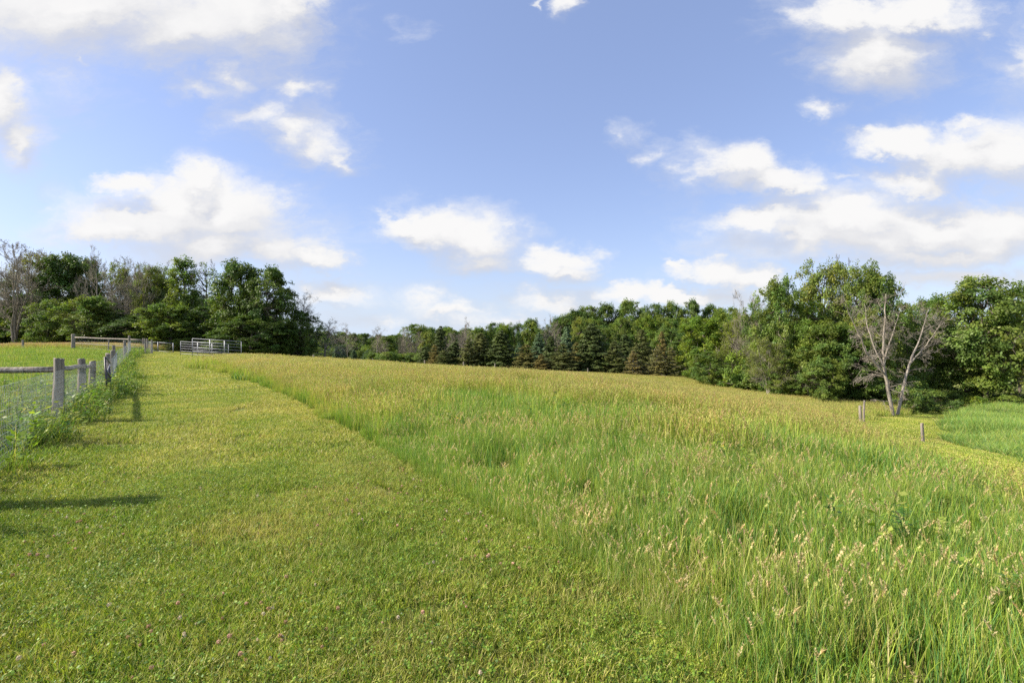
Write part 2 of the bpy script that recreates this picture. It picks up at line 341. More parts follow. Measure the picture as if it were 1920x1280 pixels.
def metal(name, col, rough=0.45, met=0.7):
    m, nt, out = new_mat(name); tcn = N(nt, 'ShaderNodeTexCoord'); f = noise(nt, tcn.outputs['Object'], 14, 4, 0.6)
    p = N(nt, 'ShaderNodeBsdfPrincipled'); lk(nt, rgbmix(nt, f, tuple(x * .75 for x in col), tuple(min(1, x * 1.15) for x in col)), p.inputs['Base Color'])
    p.inputs['Metallic'].default_value = met; p.inputs['Roughness'].default_value = rough; lk(nt, p.outputs[0], out.inputs[0]); return m
M_GALV = metal('galvanised_tube', (0.24, 0.25, 0.28), 0.5, 0.3)
M_WIRE = metal('galvanised_wire', (0.34, 0.37, 0.38), 0.5, 0.3)
M_DARKM = metal('dark_painted_steel', (0.06, 0.055, 0.06), 0.5, 0.2)

# ground sheet
m, nt, out = new_mat('soil_and_thatch'); geo = N(nt, 'ShaderNodeNewGeometry'); P_ = geo.outputs['Position']
fa = noise(nt, P_, 0.25, 4, 0.6); fbn = noise(nt, P_, 14, 5, 0.7); fc = noise(nt, P_, 1.8, 4, 0.6)
c = ramp(nt, fbn, [(0.32, (0.06, 0.07, 0.02)), (0.5, (0.16, 0.17, 0.05)), (0.68, (0.32, 0.28, 0.13))])
c = rgbmix(nt, 1.0, c, ramp(nt, fc, [(0.3, (0.8, 0.95, 0.8)), (0.7, (1.15, 1.05, 0.95))]), 'MULTIPLY')
c = rgbmix(nt, 1.0, c, ramp(nt, fa, [(0.3, (0.85, 0.95, 0.85)), (0.7, (1.1, 1.03, 1.0))]), 'MULTIPLY')
p = N(nt, 'ShaderNodeBsdfPrincipled'); lk(nt, c, p.inputs['Base Color']); p.inputs['Roughness'].default_value = 1.0; p.inputs['Specular IOR Level'].default_value = 0.1
b = N(nt, 'ShaderNodeBump'); b.inputs['Distance'].default_value = 0.03; lk(nt, fbn, b.inputs['Height']); lk(nt, b.outputs[0], p.inputs['Normal'])
lk(nt, p.outputs[0], out.inputs[0]); M_GROUND = m
def axis(a, b, dense0, dense1, st, n):
    mid = np.arange(dense0, dense1 + 1e-6, st)
    lo = dense0 - (dense0 - a) * np.linspace(1, 0, n, endpoint=False) ** 2.2; hi = dense1 + (b - dense1) * np.linspace(0, 1, n + 1)[1:] ** 2.2
    return np.concatenate([lo, mid, hi])
ax_x = axis(-900, 900, -45, 45, .5, 45); ax_y = axis(-400, 1200, -6, 70, .5, 45)
gx, gy = np.meshgrid(ax_x, ax_y); gz = H(gx.ravel(), gy.ravel())
nx, ny = len(ax_x), len(ax_y); ii, jj = np.meshgrid(np.arange(nx - 1), np.arange(ny - 1)); k0 = (jj * nx + ii).ravel()
ground = link('ground', mesh_np('ground', np.c_[gx.ravel(), gy.ravel(), gz], np.stack([k0, k0 + 1, k0 + nx + 1, k0 + nx], 1), M_GROUND, smooth=True))
tag(ground, 'rolling green farm ground under the mown track and the meadow', 'ground', kind='structure')

# ------------------------------------------------------------------ scattering of uncountable grass
def hidden_collection(name, meshes):
    c = bpy.data.collections.new(name)
    for i, me in enumerate(meshes):
        o = bpy.data.objects.new('%s_%02d' % (name, i), me); c.objects.link(o)
    return c
def scatter(name, X, Y, idx, scl, coll, label, cat, rng, tilt=True, dz=0.0, zscl=None):
    n = len(X); Z = H(X, Y) + dz + (.008 if tilt else 0)
    e = 0.4; sx = (H0(X + e, Y) - H0(X - e, Y)) / (2 * e); sy = (H0(X, Y + e) - H0(X, Y - e)) / (2 * e)
    if not tilt: sx = sx * .3; sy = sy * .3
    nz = np.stack([-sx, -sy, np.ones(n)], 1); nz /= np.linalg.norm(nz, axis=1)[:, None]
    yaw = rng.uniform(0, 2 * np.pi, n); a = np.stack([np.cos(yaw), np.sin(yaw), np.zeros(n)], 1)
    ax_ = a - nz * (a * nz).sum(1)[:, None]; ax_ /= np.linalg.norm(ax_, axis=1)[:, None]; ay_ = np.cross(nz, ax_)
    R = np.stack([ax_, ay_, nz], 2)
    e1 = np.arctan2(R[:, 2, 1], R[:, 2, 2]); e2 = np.arcsin(np.clip(-R[:, 2, 0], -1, 1)); e3 = np.arctan2(R[:, 1, 0], R[:, 0, 0])
    me = bpy.data.meshes.new(name); me.vertices.add(n); me.vertices.foreach_set('co', np.stack([X, Y, Z], 1).astype(np.float32).ravel())
    me.attributes.new('rot', 'FLOAT_VECTOR', 'POINT').data.foreach_set('vector', np.stack([e1, e2, e3], 1).astype(np.float32).ravel())
    S = np.stack([scl, scl, scl if zscl is None else scl * zscl], 1)
    me.attributes.new('scl', 'FLOAT_VECTOR', 'POINT').data.foreach_set('vector', S.astype(np.float32).ravel())
    me.attributes.new('idx', 'INT', 'POINT').data.foreach_set('value', np.asarray(idx, np.int32))
    o = link(name, me); gn = bpy.data.node_groups.new(name + '_nodes', 'GeometryNodeTree')
    gn.interface.new_socket('Geometry', in_out='INPUT', socket_type='NodeSocketGeometry'); gn.interface.new_socket('Geometry', in_out='OUTPUT', socket_type='NodeSocketGeometry')
    i_ = N(gn, 'NodeGroupInput'); o_ = N(gn, 'NodeGroupOutput'); iop = N(gn, 'GeometryNodeInstanceOnPoints')
    ci = N(gn, 'GeometryNodeCollectionInfo'); ci.inputs[0].default_value = coll; ci.inputs[1].default_value = True; ci.inputs[2].default_value = True
    def attr(nm, ty):
        q = N(gn, 'GeometryNodeInputNamedAttribute', data_type=ty); q.inputs[0].default_value = nm; return q.outputs[0]
    er = N(gn, 'FunctionNodeEulerToRotation'); lk(gn, attr('rot', 'FLOAT_VECTOR'), er.inputs[0])
    lk(gn, i_.outputs[0], iop.inputs['Points']); lk(gn, ci.outputs[0], iop.inputs['Instance']); iop.inputs['Pick Instance'].default_value = True
    lk(gn, attr('idx', 'INT'), iop.inputs['Instance Index']); lk(gn, er.outputs[0], iop.inputs['Rotation']); lk(gn, attr('scl', 'FLOAT_VECTOR'), iop.inputs['Scale'])
    lk(gn, iop.outputs[0], o_.inputs[0])
    md = o.modifiers.new('scatter', 'NODES'); md.node_group = gn
    tag(o, label, cat, kind='stuff'); return o
def blades(rng, n, size, h, w, bend, pal, segs=3, circ=True, lean=(0, 0)):
    """n curved blades; pal = list of (weight, rgb root, rgb tip)"""
    r = size / 2 * np.sqrt(rng.uniform(0, 1, n)); th = rng.uniform(0, 2 * np.pi, n)
    if circ: x, y = r * np.cos(th), r * np.sin(th)
    else: x, y = rng.uniform(-size / 2, size / 2, (2, n))
    hh = rng.uniform(h[0], h[1], n) ; ww = rng.uniform(w[0], w[1], n); a = rng.uniform(0, 2 * np.pi, n); b_ = rng.uniform(0, 2 * np.pi, n)
    bd = rng.uniform(bend[0], bend[1], n)
    wt = np.array([p[0] for p in pal], float); k = rng.choice(len(pal), n, p=wt / wt.sum())
    c0 = np.array([p[1] for p in pal])[k]; c1 = np.array([p[2] for p in pal])[k]; jit = rng.uniform(.78, 1.22, (n, 1))
    t = np.linspace(0, 1, segs + 1)[None]
    lx = np.cos(b_)[:, None] * bd[:, None] * hh[:, None] * t ** 2 + lean[0] * hh[:, None] * t; ly = np.sin(b_)[:, None] * bd[:, None] * hh[:, None] * t ** 2 + lean[1] * hh[:, None] * t
    z = hh[:, None] * (t - .35 * bd[:, None] * t ** 2) - 0.01
    wd = ww[:, None] * (1 - t ** 2 * .92) / 2
    cx = x[:, None] + lx; cy = y[:, None] + ly; dx = np.cos(a)[:, None] * wd; dy = np.sin(a)[:, None] * wd
    Lf = np.stack([cx - dx, cy - dy, z], -1); Rt = np.stack([cx + dx, cy + dy, z], -1)
    V = np.stack([Lf, Rt], 2).reshape(-1, 3)
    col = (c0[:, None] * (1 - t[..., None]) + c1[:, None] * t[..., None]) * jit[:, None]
    col = np.repeat(col[:, :, None], 2, 2).reshape(-1, 3)
    base = (np.arange(n) * (segs + 1) * 2)[:, None] + (np.arange(segs) * 2)[None]; base = base.ravel()
    return V, np.stack([base, base + 1, base + 3, base + 2], 1), col
def seedheads(rng, n, size, h, w, pal, length=(.07, .14), circ=True, k=7, stemw=.0016):
    """thin stems carrying a loose panicle of small spikelets"""
    r = size / 2 * np.sqrt(rng.uniform(0, 1, n)); th = rng.uniform(0, 2 * np.pi, n)
    if circ: x, y = r * np.cos(th), r * np.sin(th)
    else: x, y = rng.uniform(-size / 2, size / 2, (2, n))
    A = Acc(); hh = rng.uniform(h[0], h[1], n); az = rng.uniform(0, 2 * np.pi, n); ln = rng.uniform(0.02, 0.22, n) * hh
    tipx = x + np.cos(az) * ln; tipy = y + np.sin(az) * ln
    a = rng.uniform(0, np.pi, n); dx = np.cos(a) * stemw; dy = np.sin(a) * stemw; z0 = np.zeros(n)
    mx_, my_ = (x + tipx) / 2 - np.cos(az) * ln * .2, (y + tipy) / 2 - np.sin(az) * ln * .2
    Vs = np.stack([np.stack([x - dx, y - dy, z0], 1), np.stack([x + dx, y + dy, z0], 1), np.stack([mx_ + dx, my_ + dy, hh * .55], 1), np.stack([mx_ - dx, my_ - dy, hh * .55], 1),
                   np.stack([tipx + dx, tipy + dy, hh], 1), np.stack([tipx - dx, tipy - dy, hh], 1)], 1).reshape(-1, 3)
    b0 = np.arange(n) * 6; F = np.concatenate([np.stack([b0, b0 + 1, b0 + 2, b0 + 3], 1), np.stack([b0 + 3, b0 + 2, b0 + 4, b0 + 5], 1)])
    wt = np.array([p[0] for p in pal], float); kk = rng.choice(len(pal), n, p=wt / wt.sum()); cc_ = np.array([p[1] for p in pal])[kk] * rng.uniform(.8, 1.2, (n, 1))
    A.add(Vs, F, np.repeat(cc_ * np.array([.8, 1.0, .6]), 6, 0))
    L = rng.uniform(length[0], length[1], n)
    q = np.repeat(np.arange(n), k); m_ = len(q); t = rng.uniform(0, 1, m_)
    spread = (w * (1 - .6 * t)) * rng.uniform(.2, 1, m_); ph = rng.uniform(0, 2 * np.pi, m_)
    P = np.stack([tipx[q] + np.cos(ph) * spread + np.cos(az[q]) * L[q] * t * .4, tipy[q] + np.sin(ph) * spread + np.sin(az[q]) * L[q] * t * .4, hh[q] - .02 + L[q] * t * .8], 1)
    d = np.stack([np.cos(ph) * .5, np.sin(ph) * .5, rng.uniform(.3, 1.2, m_)], 1); d /= np.linalg.norm(d, axis=1)[:, None]
    s = np.stack([-np.sin(ph), np.cos(ph), np.zeros(m_)], 1)
    ls = (L[q] * .10 + w * .18)[:, None]; wsd = ls * .34
    V = np.stack([P - d * ls, P + s * wsd, P + d * ls, P - s * wsd], 1).reshape(-1, 3); b0 = np.arange(m_) * 4
    A.add(V, np.stack([b0, b0 + 1, b0 + 2, b0 + 3], 1), np.repeat(cc_[q] * rng.uniform(.85, 1.15, (m_, 1)), 4, 0))
    return np.concatenate(A.V), np.concatenate(A.F), np.concatenate(A.Cc)
def leaflets(rng, P, Nrm, size, ratio, cols, jit=.2):
    """one diamond-shaped leaf per point"""
    n = len(P); r = rng.normal(size=(n, 3)); a = np.cross(Nrm, r); a /= np.linalg.norm(a, axis=1)[:, None] + 1e-9; b = np.cross(Nrm, a)
    s = (size * rng.uniform(.65, 1.3, n))[:, None]
    V = np.stack([P - a * s, P + b * s * ratio - a * s * .1, P + a * s, P - b * s * ratio - a * s * .1], 1).reshape(-1, 3); b0 = np.arange(n) * 4
    c = np.asarray(cols); c = np.tile(c, (n, 1)) if c.ndim == 1 else c
    c = c * rng.uniform(1 - jit, 1 + jit, (n, 1)) * rng.uniform(.94, 1.06, (n, 3))
    return V, np.stack([b0, b0 + 1, b0 + 2, b0 + 3], 1), np.repeat(c, 4, 0)
def unit(v): return v / (np.linalg.norm(v, axis=-1, keepdims=True) + 1e-9)

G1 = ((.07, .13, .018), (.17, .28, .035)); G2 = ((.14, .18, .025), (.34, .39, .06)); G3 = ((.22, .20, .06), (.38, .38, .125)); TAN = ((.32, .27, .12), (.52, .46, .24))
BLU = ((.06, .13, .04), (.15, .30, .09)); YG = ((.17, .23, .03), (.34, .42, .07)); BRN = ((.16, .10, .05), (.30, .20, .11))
PAL_LG = [(3.5, *G1), (5, *G2), (2.8, *G3), (1.5, *TAN), (2.2, (.03, .055, .012), (.065, .12, .02))]  # last entry: darkest blades paint in the shade of gaps in the turf
PAL_LY = [(.8, *G1), (3.2, *G2), (5, *G3), (4.6, *TAN), (.8, *BRN), (1.6, (.03, .05, .012), (.07, .11, .02))]  # its darkest blades likewise put gap shade into the colour
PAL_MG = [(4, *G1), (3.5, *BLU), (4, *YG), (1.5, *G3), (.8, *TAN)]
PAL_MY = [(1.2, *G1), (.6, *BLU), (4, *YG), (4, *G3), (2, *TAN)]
SEED_P = [(4, (.45, .36, .15)), (1.2, (.36, .26, .13)), (4, (.37, .38, .11)), (.5, (.32, .22, .15))]
SEED_N = [(4, (.50, .42, .24)), (2, (.42, .32, .17)), (3, (.40, .40, .15)), (1, (.40, .27, .20))]
def patch(seed, n, size, h, w, bend, pal, mat, segs=3, seeds=None, clover=0, lf=.011):
    rng = np.random.default_rng(seed); A = Acc(); A.add(*blades(rng, n, size, h, w, bend, pal, segs))
    if seeds: A.add(*seedheads(rng, *seeds))
    if clover:
        r = size / 2 * np.sqrt(rng.uniform(0, 1, clover)); th = rng.uniform(0, 6.28, clover); zz = rng.uniform(.4, .95, clover) * h[1]
        cx, cy = r * np.cos(th), r * np.sin(th)
        for k in range(3):
            an = th * 7 + k * 2.094; P = np.stack([cx + np.cos(an) * lf * .9, cy + np.sin(an) * lf * .9, zz], 1)
            nn = unit(np.stack([rng.normal(0, .6, clover), rng.normal(0, .6, clover), np.ones(clover)], 1))
            A.add(*leaflets(rng, P, nn, lf * .62, .8, np.array([[.11, .19, .025], [.16, .235, .035], [.07, .135, .025], [.21, .22, .055]])[rng.integers(0, 4, clover)], .4))
    return A.mesh('patch', mat)
# short mown turf, three sizes
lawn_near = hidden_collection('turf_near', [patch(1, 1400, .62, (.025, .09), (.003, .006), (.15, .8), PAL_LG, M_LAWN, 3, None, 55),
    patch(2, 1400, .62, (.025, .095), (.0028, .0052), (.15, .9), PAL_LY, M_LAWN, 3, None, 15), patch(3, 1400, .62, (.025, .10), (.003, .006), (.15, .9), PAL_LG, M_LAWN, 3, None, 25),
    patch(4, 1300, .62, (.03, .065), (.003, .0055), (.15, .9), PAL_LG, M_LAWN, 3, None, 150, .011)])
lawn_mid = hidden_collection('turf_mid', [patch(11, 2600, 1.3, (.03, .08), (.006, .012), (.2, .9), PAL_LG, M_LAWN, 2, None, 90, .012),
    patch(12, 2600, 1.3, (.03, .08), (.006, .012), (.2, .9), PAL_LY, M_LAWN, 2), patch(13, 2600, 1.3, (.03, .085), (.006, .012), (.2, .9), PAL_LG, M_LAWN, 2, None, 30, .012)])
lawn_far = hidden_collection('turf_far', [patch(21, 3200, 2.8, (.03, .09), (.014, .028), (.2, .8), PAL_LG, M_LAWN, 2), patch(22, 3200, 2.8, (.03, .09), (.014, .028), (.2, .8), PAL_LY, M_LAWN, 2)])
# tall meadow grass
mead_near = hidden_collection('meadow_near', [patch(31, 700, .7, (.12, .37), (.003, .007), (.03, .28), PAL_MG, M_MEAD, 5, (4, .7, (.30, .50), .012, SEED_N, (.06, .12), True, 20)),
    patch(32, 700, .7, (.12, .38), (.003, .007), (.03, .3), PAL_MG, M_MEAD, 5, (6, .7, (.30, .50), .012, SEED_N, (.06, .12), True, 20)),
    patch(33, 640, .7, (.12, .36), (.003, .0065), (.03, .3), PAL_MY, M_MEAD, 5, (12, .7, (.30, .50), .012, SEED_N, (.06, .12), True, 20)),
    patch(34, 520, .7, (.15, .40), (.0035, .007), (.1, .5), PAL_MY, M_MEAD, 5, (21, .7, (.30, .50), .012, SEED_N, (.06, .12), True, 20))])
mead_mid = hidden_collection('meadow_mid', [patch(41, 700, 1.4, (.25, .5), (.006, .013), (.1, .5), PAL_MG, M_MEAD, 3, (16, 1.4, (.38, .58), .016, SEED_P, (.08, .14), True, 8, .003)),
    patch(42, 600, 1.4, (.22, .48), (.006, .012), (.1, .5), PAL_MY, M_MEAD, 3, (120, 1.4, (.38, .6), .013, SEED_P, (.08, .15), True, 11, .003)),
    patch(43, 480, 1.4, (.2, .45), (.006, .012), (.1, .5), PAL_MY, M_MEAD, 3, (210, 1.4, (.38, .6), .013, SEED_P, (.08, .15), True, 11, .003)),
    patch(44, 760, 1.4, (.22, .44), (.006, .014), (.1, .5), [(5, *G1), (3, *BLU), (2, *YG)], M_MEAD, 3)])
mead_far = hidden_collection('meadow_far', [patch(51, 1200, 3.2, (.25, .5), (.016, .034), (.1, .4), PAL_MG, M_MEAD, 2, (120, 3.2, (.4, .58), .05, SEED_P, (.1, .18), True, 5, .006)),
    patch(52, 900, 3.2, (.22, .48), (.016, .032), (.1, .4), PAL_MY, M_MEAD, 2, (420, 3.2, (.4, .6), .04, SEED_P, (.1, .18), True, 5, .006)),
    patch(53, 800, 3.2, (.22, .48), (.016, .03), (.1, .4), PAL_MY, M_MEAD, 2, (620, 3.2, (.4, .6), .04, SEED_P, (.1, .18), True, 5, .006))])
PAL_P = [(5, (.09, .17, .02), (.20, .30, .055)), (4, (.13, .18, .03), (.27, .35, .075)), (1, *G2), (.4, *TAN)]
past_mid = hidden_collection('pasture', [patch(61, 2400, 2.2, (.05, .16), (.009, .018), (.2, .8), PAL_P, M_MEAD, 2), patch(62, 2200, 2.2, (.05, .2), (.009, .018), (.2, .8), PAL_P, M_MEAD, 2, (60, 2.2, (.2, .35), .03, SEED_P, (.06, .1), True, 5, .004)),
    patch(63, 900, 2.6, (.2, .5), (.014, .03), (.1, .4), PAL_MY, M_MEAD, 2, (500, 2.6, (.35, .6), .045, [(3, (.42, .27, .17)), (3, (.40, .33, .17))], (.1, .18), True, 5, .006))])
PAL_R = [(4, (.06, .13, .025), (.16, .29, .06)), (3, (.09, .16, .05), (.24, .36, .14)), (2.5, *YG), (1, *G3), (.6, *TAN)]
reeds = hidden_collection('reeds', [patch(71, 900, 1.8, (.5, 1.0), (.012, .022), (.1, .6), PAL_R, M_MEAD, 3), patch(72, 900, 1.8, (.35, .8), (.012, .022), (.2, .8), PAL_R, M_MEAD, 3),
    patch(73, 800, 3.4, (.5, 1.1), (.03, .06), (.1, .5), [(3, (.10, .15, .06), (.22, .28, .13)), (2, *TAN), (2, *YG)], M_MEAD, 2)])
def weed_mesh(seed, hmax, nst, leaf, cols, flower=None):
    rng = np.random.default_rng(seed); A = Acc()
    A.add(*blades(rng, 160, .7, (.12, hmax * .9), (.004, .009), (.2, .8), PAL_MG, 3))
    for i in range(nst):
        x, y = rng.uniform(-.3, .3, 2); h = rng.uniform(.5, 1) * hmax; l = rng.normal(0, .12, 2)
        P = np.array([[x, y, 0], [x + l[0] * h * .4, y + l[1] * h * .4, h * .5], [x + l[0] * h, y + l[1] * h, h]])
        tube_acc(A, P, [.004, .003, .002], 3, col=(.10, .16, .03))
        nl = int(rng.uniform(12, 22)); t = rng.uniform(.15, 1, nl); B = np.stack([np.interp(t, [0, .5, 1], P[:, k]) for k in range(3)], 1)
        an = rng.uniform(0, 6.28, nl); off = np.stack([np.cos(an), np.sin(an), rng.uniform(-.1, .6, nl)], 1)
        nn = unit(np.stack([-np.cos(an) * .3, -np.sin(an) * .3, np.ones(nl)], 1) + rng.normal(0, .3, (nl, 3)))
        A.add(*leaflets(rng, B + off * leaf * 1.1, nn, leaf, .5, np.array(cols[rng.integers(len(cols))]), .2))
        if flower and rng.uniform() < flower[1]:
            Pf = np.array([P[-1]] * 7) + rng.normal(0, .018, (7, 3)); A.add(*leaflets(rng, Pf, unit(rng.normal(0, .5, (7, 3)) + [0, 0, 1]), .012, .8, np.array(flower[0]), .15))
    return A.mesh('weed', M_WEED)
WC = [(.16, .28, .04), (.25, .36, .05), (.12, .23, .045), (.32, .36, .08)]
weeds = hidden_collection('weeds', [weed_mesh(81, .5, 9, .035, WC), weed_mesh(82, .65, 8, .045, WC, ((.75, .55, .05), .25)), weed_mesh(83, .4, 11, .03, WC, ((.5, .35, .30), .15)), weed_mesh(84, .75, 6, .05, WC[:2])])

def rand_xy(rng, dens, x0, x1, y0, y1):
    n = int((x1 - x0) * (y1 - y0) * dens); return rng.uniform(x0, x1, n), rng.uniform(y0, y1, n)
def in_view(x, y, m=1.6): return (np.abs(x) < 1.12 * y + m) & (y > -.6)
R0 = np.random.default_rng(77)
def lawn_mask(x, y): return inpoly(x, y, LAWN)
LEDGE = [(2.2, -4), (1.7, 0)] + EDGE
def pick(rng, n, probs):                      # per-point probabilities (n,k)
    c = np.cumsum(probs / probs.sum(1, keepdims=True), 1); return (rng.uniform(0, 1, (n, 1)) > c).sum(1)
def do_lawn(nm, coll, dens, d0, d1, mode, label, box_):
    x, y = rand_xy(R0, dens, *box_); d = np.hypot(x, y); mk = (lawn_mask(x, y) | ((dist_poly(x, y, LEDGE) < .8) & ~left_of_fence(x, y))) & in_view(x, y) & (d >= d0) & (d < d1) ; x, y = x[mk], y[mk]; n = len(x)
    e_ = dist_poly(x, y, EDGE); st_ = (.5 + .5 * np.sin(e_ * 3.3 - .6 + vnoise(x, y, 2, 15, 2))) * sstep(3.5, 8, y) * 1.3 - .45 * sstep(3.5, 8, y) - .1
    yel = .1 + st_ + .75 * sstep(.33, .68, vnoise(x, y, 1.5, 3, 3) * .5 + vnoise(x * 1.0, y * .35, .9, 8, 2) * .25 + .3 * sstep(3, 16, np.hypot(x, y)))
    clo = .6 * sstep(.35, .65, vnoise(x, y, 1.1, 9, 3)) * sstep(8, 2.5, np.hypot(x, y))
    if mode == 0: pr = np.stack([.35 + 0 * yel, 2.8 * np.clip(yel, 0, 1), np.clip(1 - yel, 0, 1), clo * 1.5 * (1 - .7 * yel)], 1)
    yel = np.clip(yel, .02, 1)
    if mode == 0: pass
    elif mode == 1: pr = np.stack([.4 * (1 - yel) + .1, 1.8 * yel, 1 - yel], 1)
    else: pr = np.stack([1.1 - yel, 1.25 * yel], 1)
    return scatter(nm, x, y, pick(R0, n, pr + 1e-6), R0.uniform(.85, 1.15, n), coll, label, 'grass', R0)
do_lawn('mown_grass', lawn_near, 17, 0, 7, 0, 'short mown turf with clover in the foreground', (-9, 3, -1, 8))
do_lawn('mown_grass', lawn_mid, 3.4, 6.6, 18, 1, 'short mown turf of the grass track beside the wire fence', (-18, 2, 3, 20))
do_lawn('mown_grass', lawn_far, .9, 17, 75, 2, 'mown turf of the grass track towards the metal panels', (-45, -4, 10, 62))
# clover blossoms
def flower_head(seed, c):
    rng = np.random.default_rng(seed); A = Acc(); nn = unit(rng.normal(size=(46, 3))); P = nn * .0075 + [0, 0, .045]
    A.add(*leaflets(rng, P, unit(nn + rng.normal(0, .5, (46, 3))), .0045, .6, np.array(c), .2)); tube_acc(A, [[0, 0, 0], [.003, 0, .04]], .001, 3, col=(.12, .2, .04)); return A.mesh('clover_head', M_FLOW)
cl = hidden_collection('clover_heads', [flower_head(1, (.62, .52, .42)), flower_head(2, (.58, .36, .28)), flower_head(3, (.48, .30, .18))])
x, y = rand_xy(R0, 90, -6, 2, 1.5, 9); pr = sstep(.48, .66, vnoise(x, y, .9, 31, 3)) * sstep(7.5, 2.4, np.hypot(x, y)); mk = lawn_mask(x, y) & in_view(x, y) & (R0.uniform(0, 1, len(x)) < pr * .8 + .012); x, y = x[mk], y[mk]
scatter('clover_blossoms', x, y, R0.integers(0, 3, len(x)), R0.uniform(.7, 1.3, len(x)), cl, 'scattered white and pinkish clover heads in the mown turf', 'clover', R0, dz=.005)
# meadow
def meadow_mask(x, y):
    return ~lawn_mask(x, y) & ~left_of_fence(x, y) & ~inpoly(x, y, PATH) & ~inpoly(x, y, REED)
STREAK = [pg(a, b) for a, b in [(780, 752), (900, 765), (1020, 782), (1120, 795), (1220, 806)]]
def gold(x, y):
    d = np.hypot(x, y); e = dist_poly(x, y, EDGE)
    g_ = (.72 + .28 * sstep(.4, .6, vnoise(x, y, 7, 49, 3))) * sstep(7.5, 12, d + .05 * np.maximum(x, 0) + .22 * np.maximum(x - 5, 0) + (vnoise(x, y, 5, 41, 3) - .5) * 9) * (.55 + .45 * sstep(.3, 1.6, e + (vnoise(x, y, 1, 4, 1) - .5)))
    g_ = np.maximum(g_, .36 * sstep(.5, .68, vnoise(x, y, 1.6, 43, 3)) + .06)
    streak = sstep(.55, .7, vnoise(x * .45 + y * .25, y - x * .1, 2.2, 47, 3)) * sstep(8, 12, d) * sstep(30, 18, d)
    streak = np.maximum(streak, sstep(1.3, .5, dist_poly(x, y, STREAK) + (vnoise(x, y, 1.5, 48, 2) - .5) * 1.6))
    return np.clip(g_ - streak * .75, 0.02, 1), streak
def do_meadow(nm, coll, dens, d0, d1, mode, label, box_):
    x, y = rand_xy(R0, dens, *box_); d = np.hypot(x, y)
    mk = meadow_mask(x, y) & in_view(x, y) & (d >= d0) & (d < d1); x, y = x[mk], y[mk]
    e = np.minimum(dist_poly(x, y, [(2.2, -4), (1.7, 0)] + EDGE), dist_poly(x, y, PATH + PATH[:1])); keep = e > (.33, .62, 1.25)[mode]; x, y, e = x[keep], y[keep], e[keep]; sc_ = R0.uniform(.85, 1.15, len(x))
    for ln_, sgn in ((EDGE, 1), (PATH[13:] + PATH[:2], 0)):   # rows of small tufts
        P = np.array(ln_); L = np.r_[0, np.cumsum(np.hypot(*np.diff(P, axis=0).T))]; k_ = int(L[-1] * (16, 12, 7)[mode]); u = R0.uniform(0, L[-1], k_)
        wd = (.36, .7, 1.4)[mode]; of = R0.uniform(.04, wd, k_) + (vnoise(u, u * 0, .35, 88, 2) - .35) * .22; px_, py_ = np.interp(u, L, P[:, 0]), np.interp(u, L, P[:, 1]); tx, ty = np.interp(u + .3, L, P[:, 0]) - px_, np.interp(u + .3, L, P[:, 1]) - py_; tl = np.hypot(tx, ty) + 1e-6
        ex, ey = px_ - ty / tl * of * (-1), py_ + tx / tl * of * (-1)
        if sgn == 0: ex, ey = px_ + ty / tl * of, py_ - tx / tl * of
        dd = np.hypot(ex, ey); q = meadow_mask(ex, ey) & (dd >= d0) & (dd < d1) & in_view(ex, ey); x = np.r_[x, ex[q]]; y = np.r_[y, ey[q]]; e = np.r_[e, of[q] + .12]; sc_ = np.r_[sc_, np.clip(of[q] / (.35, .7, 1.6)[mode], .3, .8)]
    n = len(x)
    gd, st = gold(x, y); hz = (.45 + .55 * sstep(.05, .9, e + (vnoise(x, y, .8, 55, 2) - .5) * .2)) * (.86 + .24 * vnoise(x, y, 2.5, 51, 3)) * (.55 + .45 * sstep(.2, 3.0, dist_poly(x, y, PATH + PATH[:1])))
    if mode == 0: pr = np.stack([(1 - gd) * 1.2, (1 - gd) * .8, gd * .9, gd * .7], 1)
    elif mode == 1: pr = np.stack([(1 - gd) * 1.4, gd * .8, gd ** 2 * 1.2, st * 2 + .1 * (1 - gd)], 1)
    else: pr = np.stack([(1 - gd) + .05, gd * .9, gd * .5 + .1], 1)
    if mode == 0: hz = hz * .84
    return scatter(nm, x, y, pick(R0, n, pr + 1e-6), sc_, coll, label, 'grass', R0, tilt=False, zscl=hz / sc_ ** .9)
do_meadow('meadow_grass', mead_near, 9.5, 0, 8.5, 0, 'tall green meadow grass with loose seed heads in the near right', (-6, 11, -.5, 9))
do_meadow('meadow_grass', mead_mid, 2.3, 8, 24, 1, 'tall meadow grass turning gold in the middle of the field', (-16, 27, 3, 25))
do_meadow('meadow_grass', mead_far, .62, 23, 95, 2, 'golden meadow grass of the far field in front of the trees', (-45, 75, 8, 90))
x, y = rand_xy(R0, .9, -6, 14, 1.5, 18); mk = meadow_mask(x, y) & in_view(x, y) & (dist_poly(x, y, LEDGE) > .5) & (vnoise(x, y, 2.2, 95, 2) > .5); x, y = x[mk], y[mk]
scatter('meadow_weeds', x, y, R0.integers(0, 3, len(x)), R0.uniform(.6, .95, len(x)), weeds, 'scattered leafy weeds among the tall meadow grass', 'weeds', R0, tilt=False, zscl=R0.uniform(.7, 1.0, len(x)))
# pasture left of the fence
x, y = rand_xy(R0, 1.1, -75, -3, 3, 62); mk = left_of_fence(x, y) & in_view(x, y, 3) & (dist_poly(x, y, FENCE) > .5); x, y = x[mk], y[mk]; n = len(x)
zone = sstep(46, 50, y + (x + 45) * .12 + (vnoise(x, y, 3, 61, 2) - .5) * 6); pr = np.stack([(1 - zone), (1 - zone) * .3, zone * 1.6], 1)
scatter('pasture_grass', x, y, pick(R0, n, pr + 1e-6), R0.uniform(.85, 1.15, n), past_mid, 'bright green pasture grass behind the wire fence', 'grass', R0)
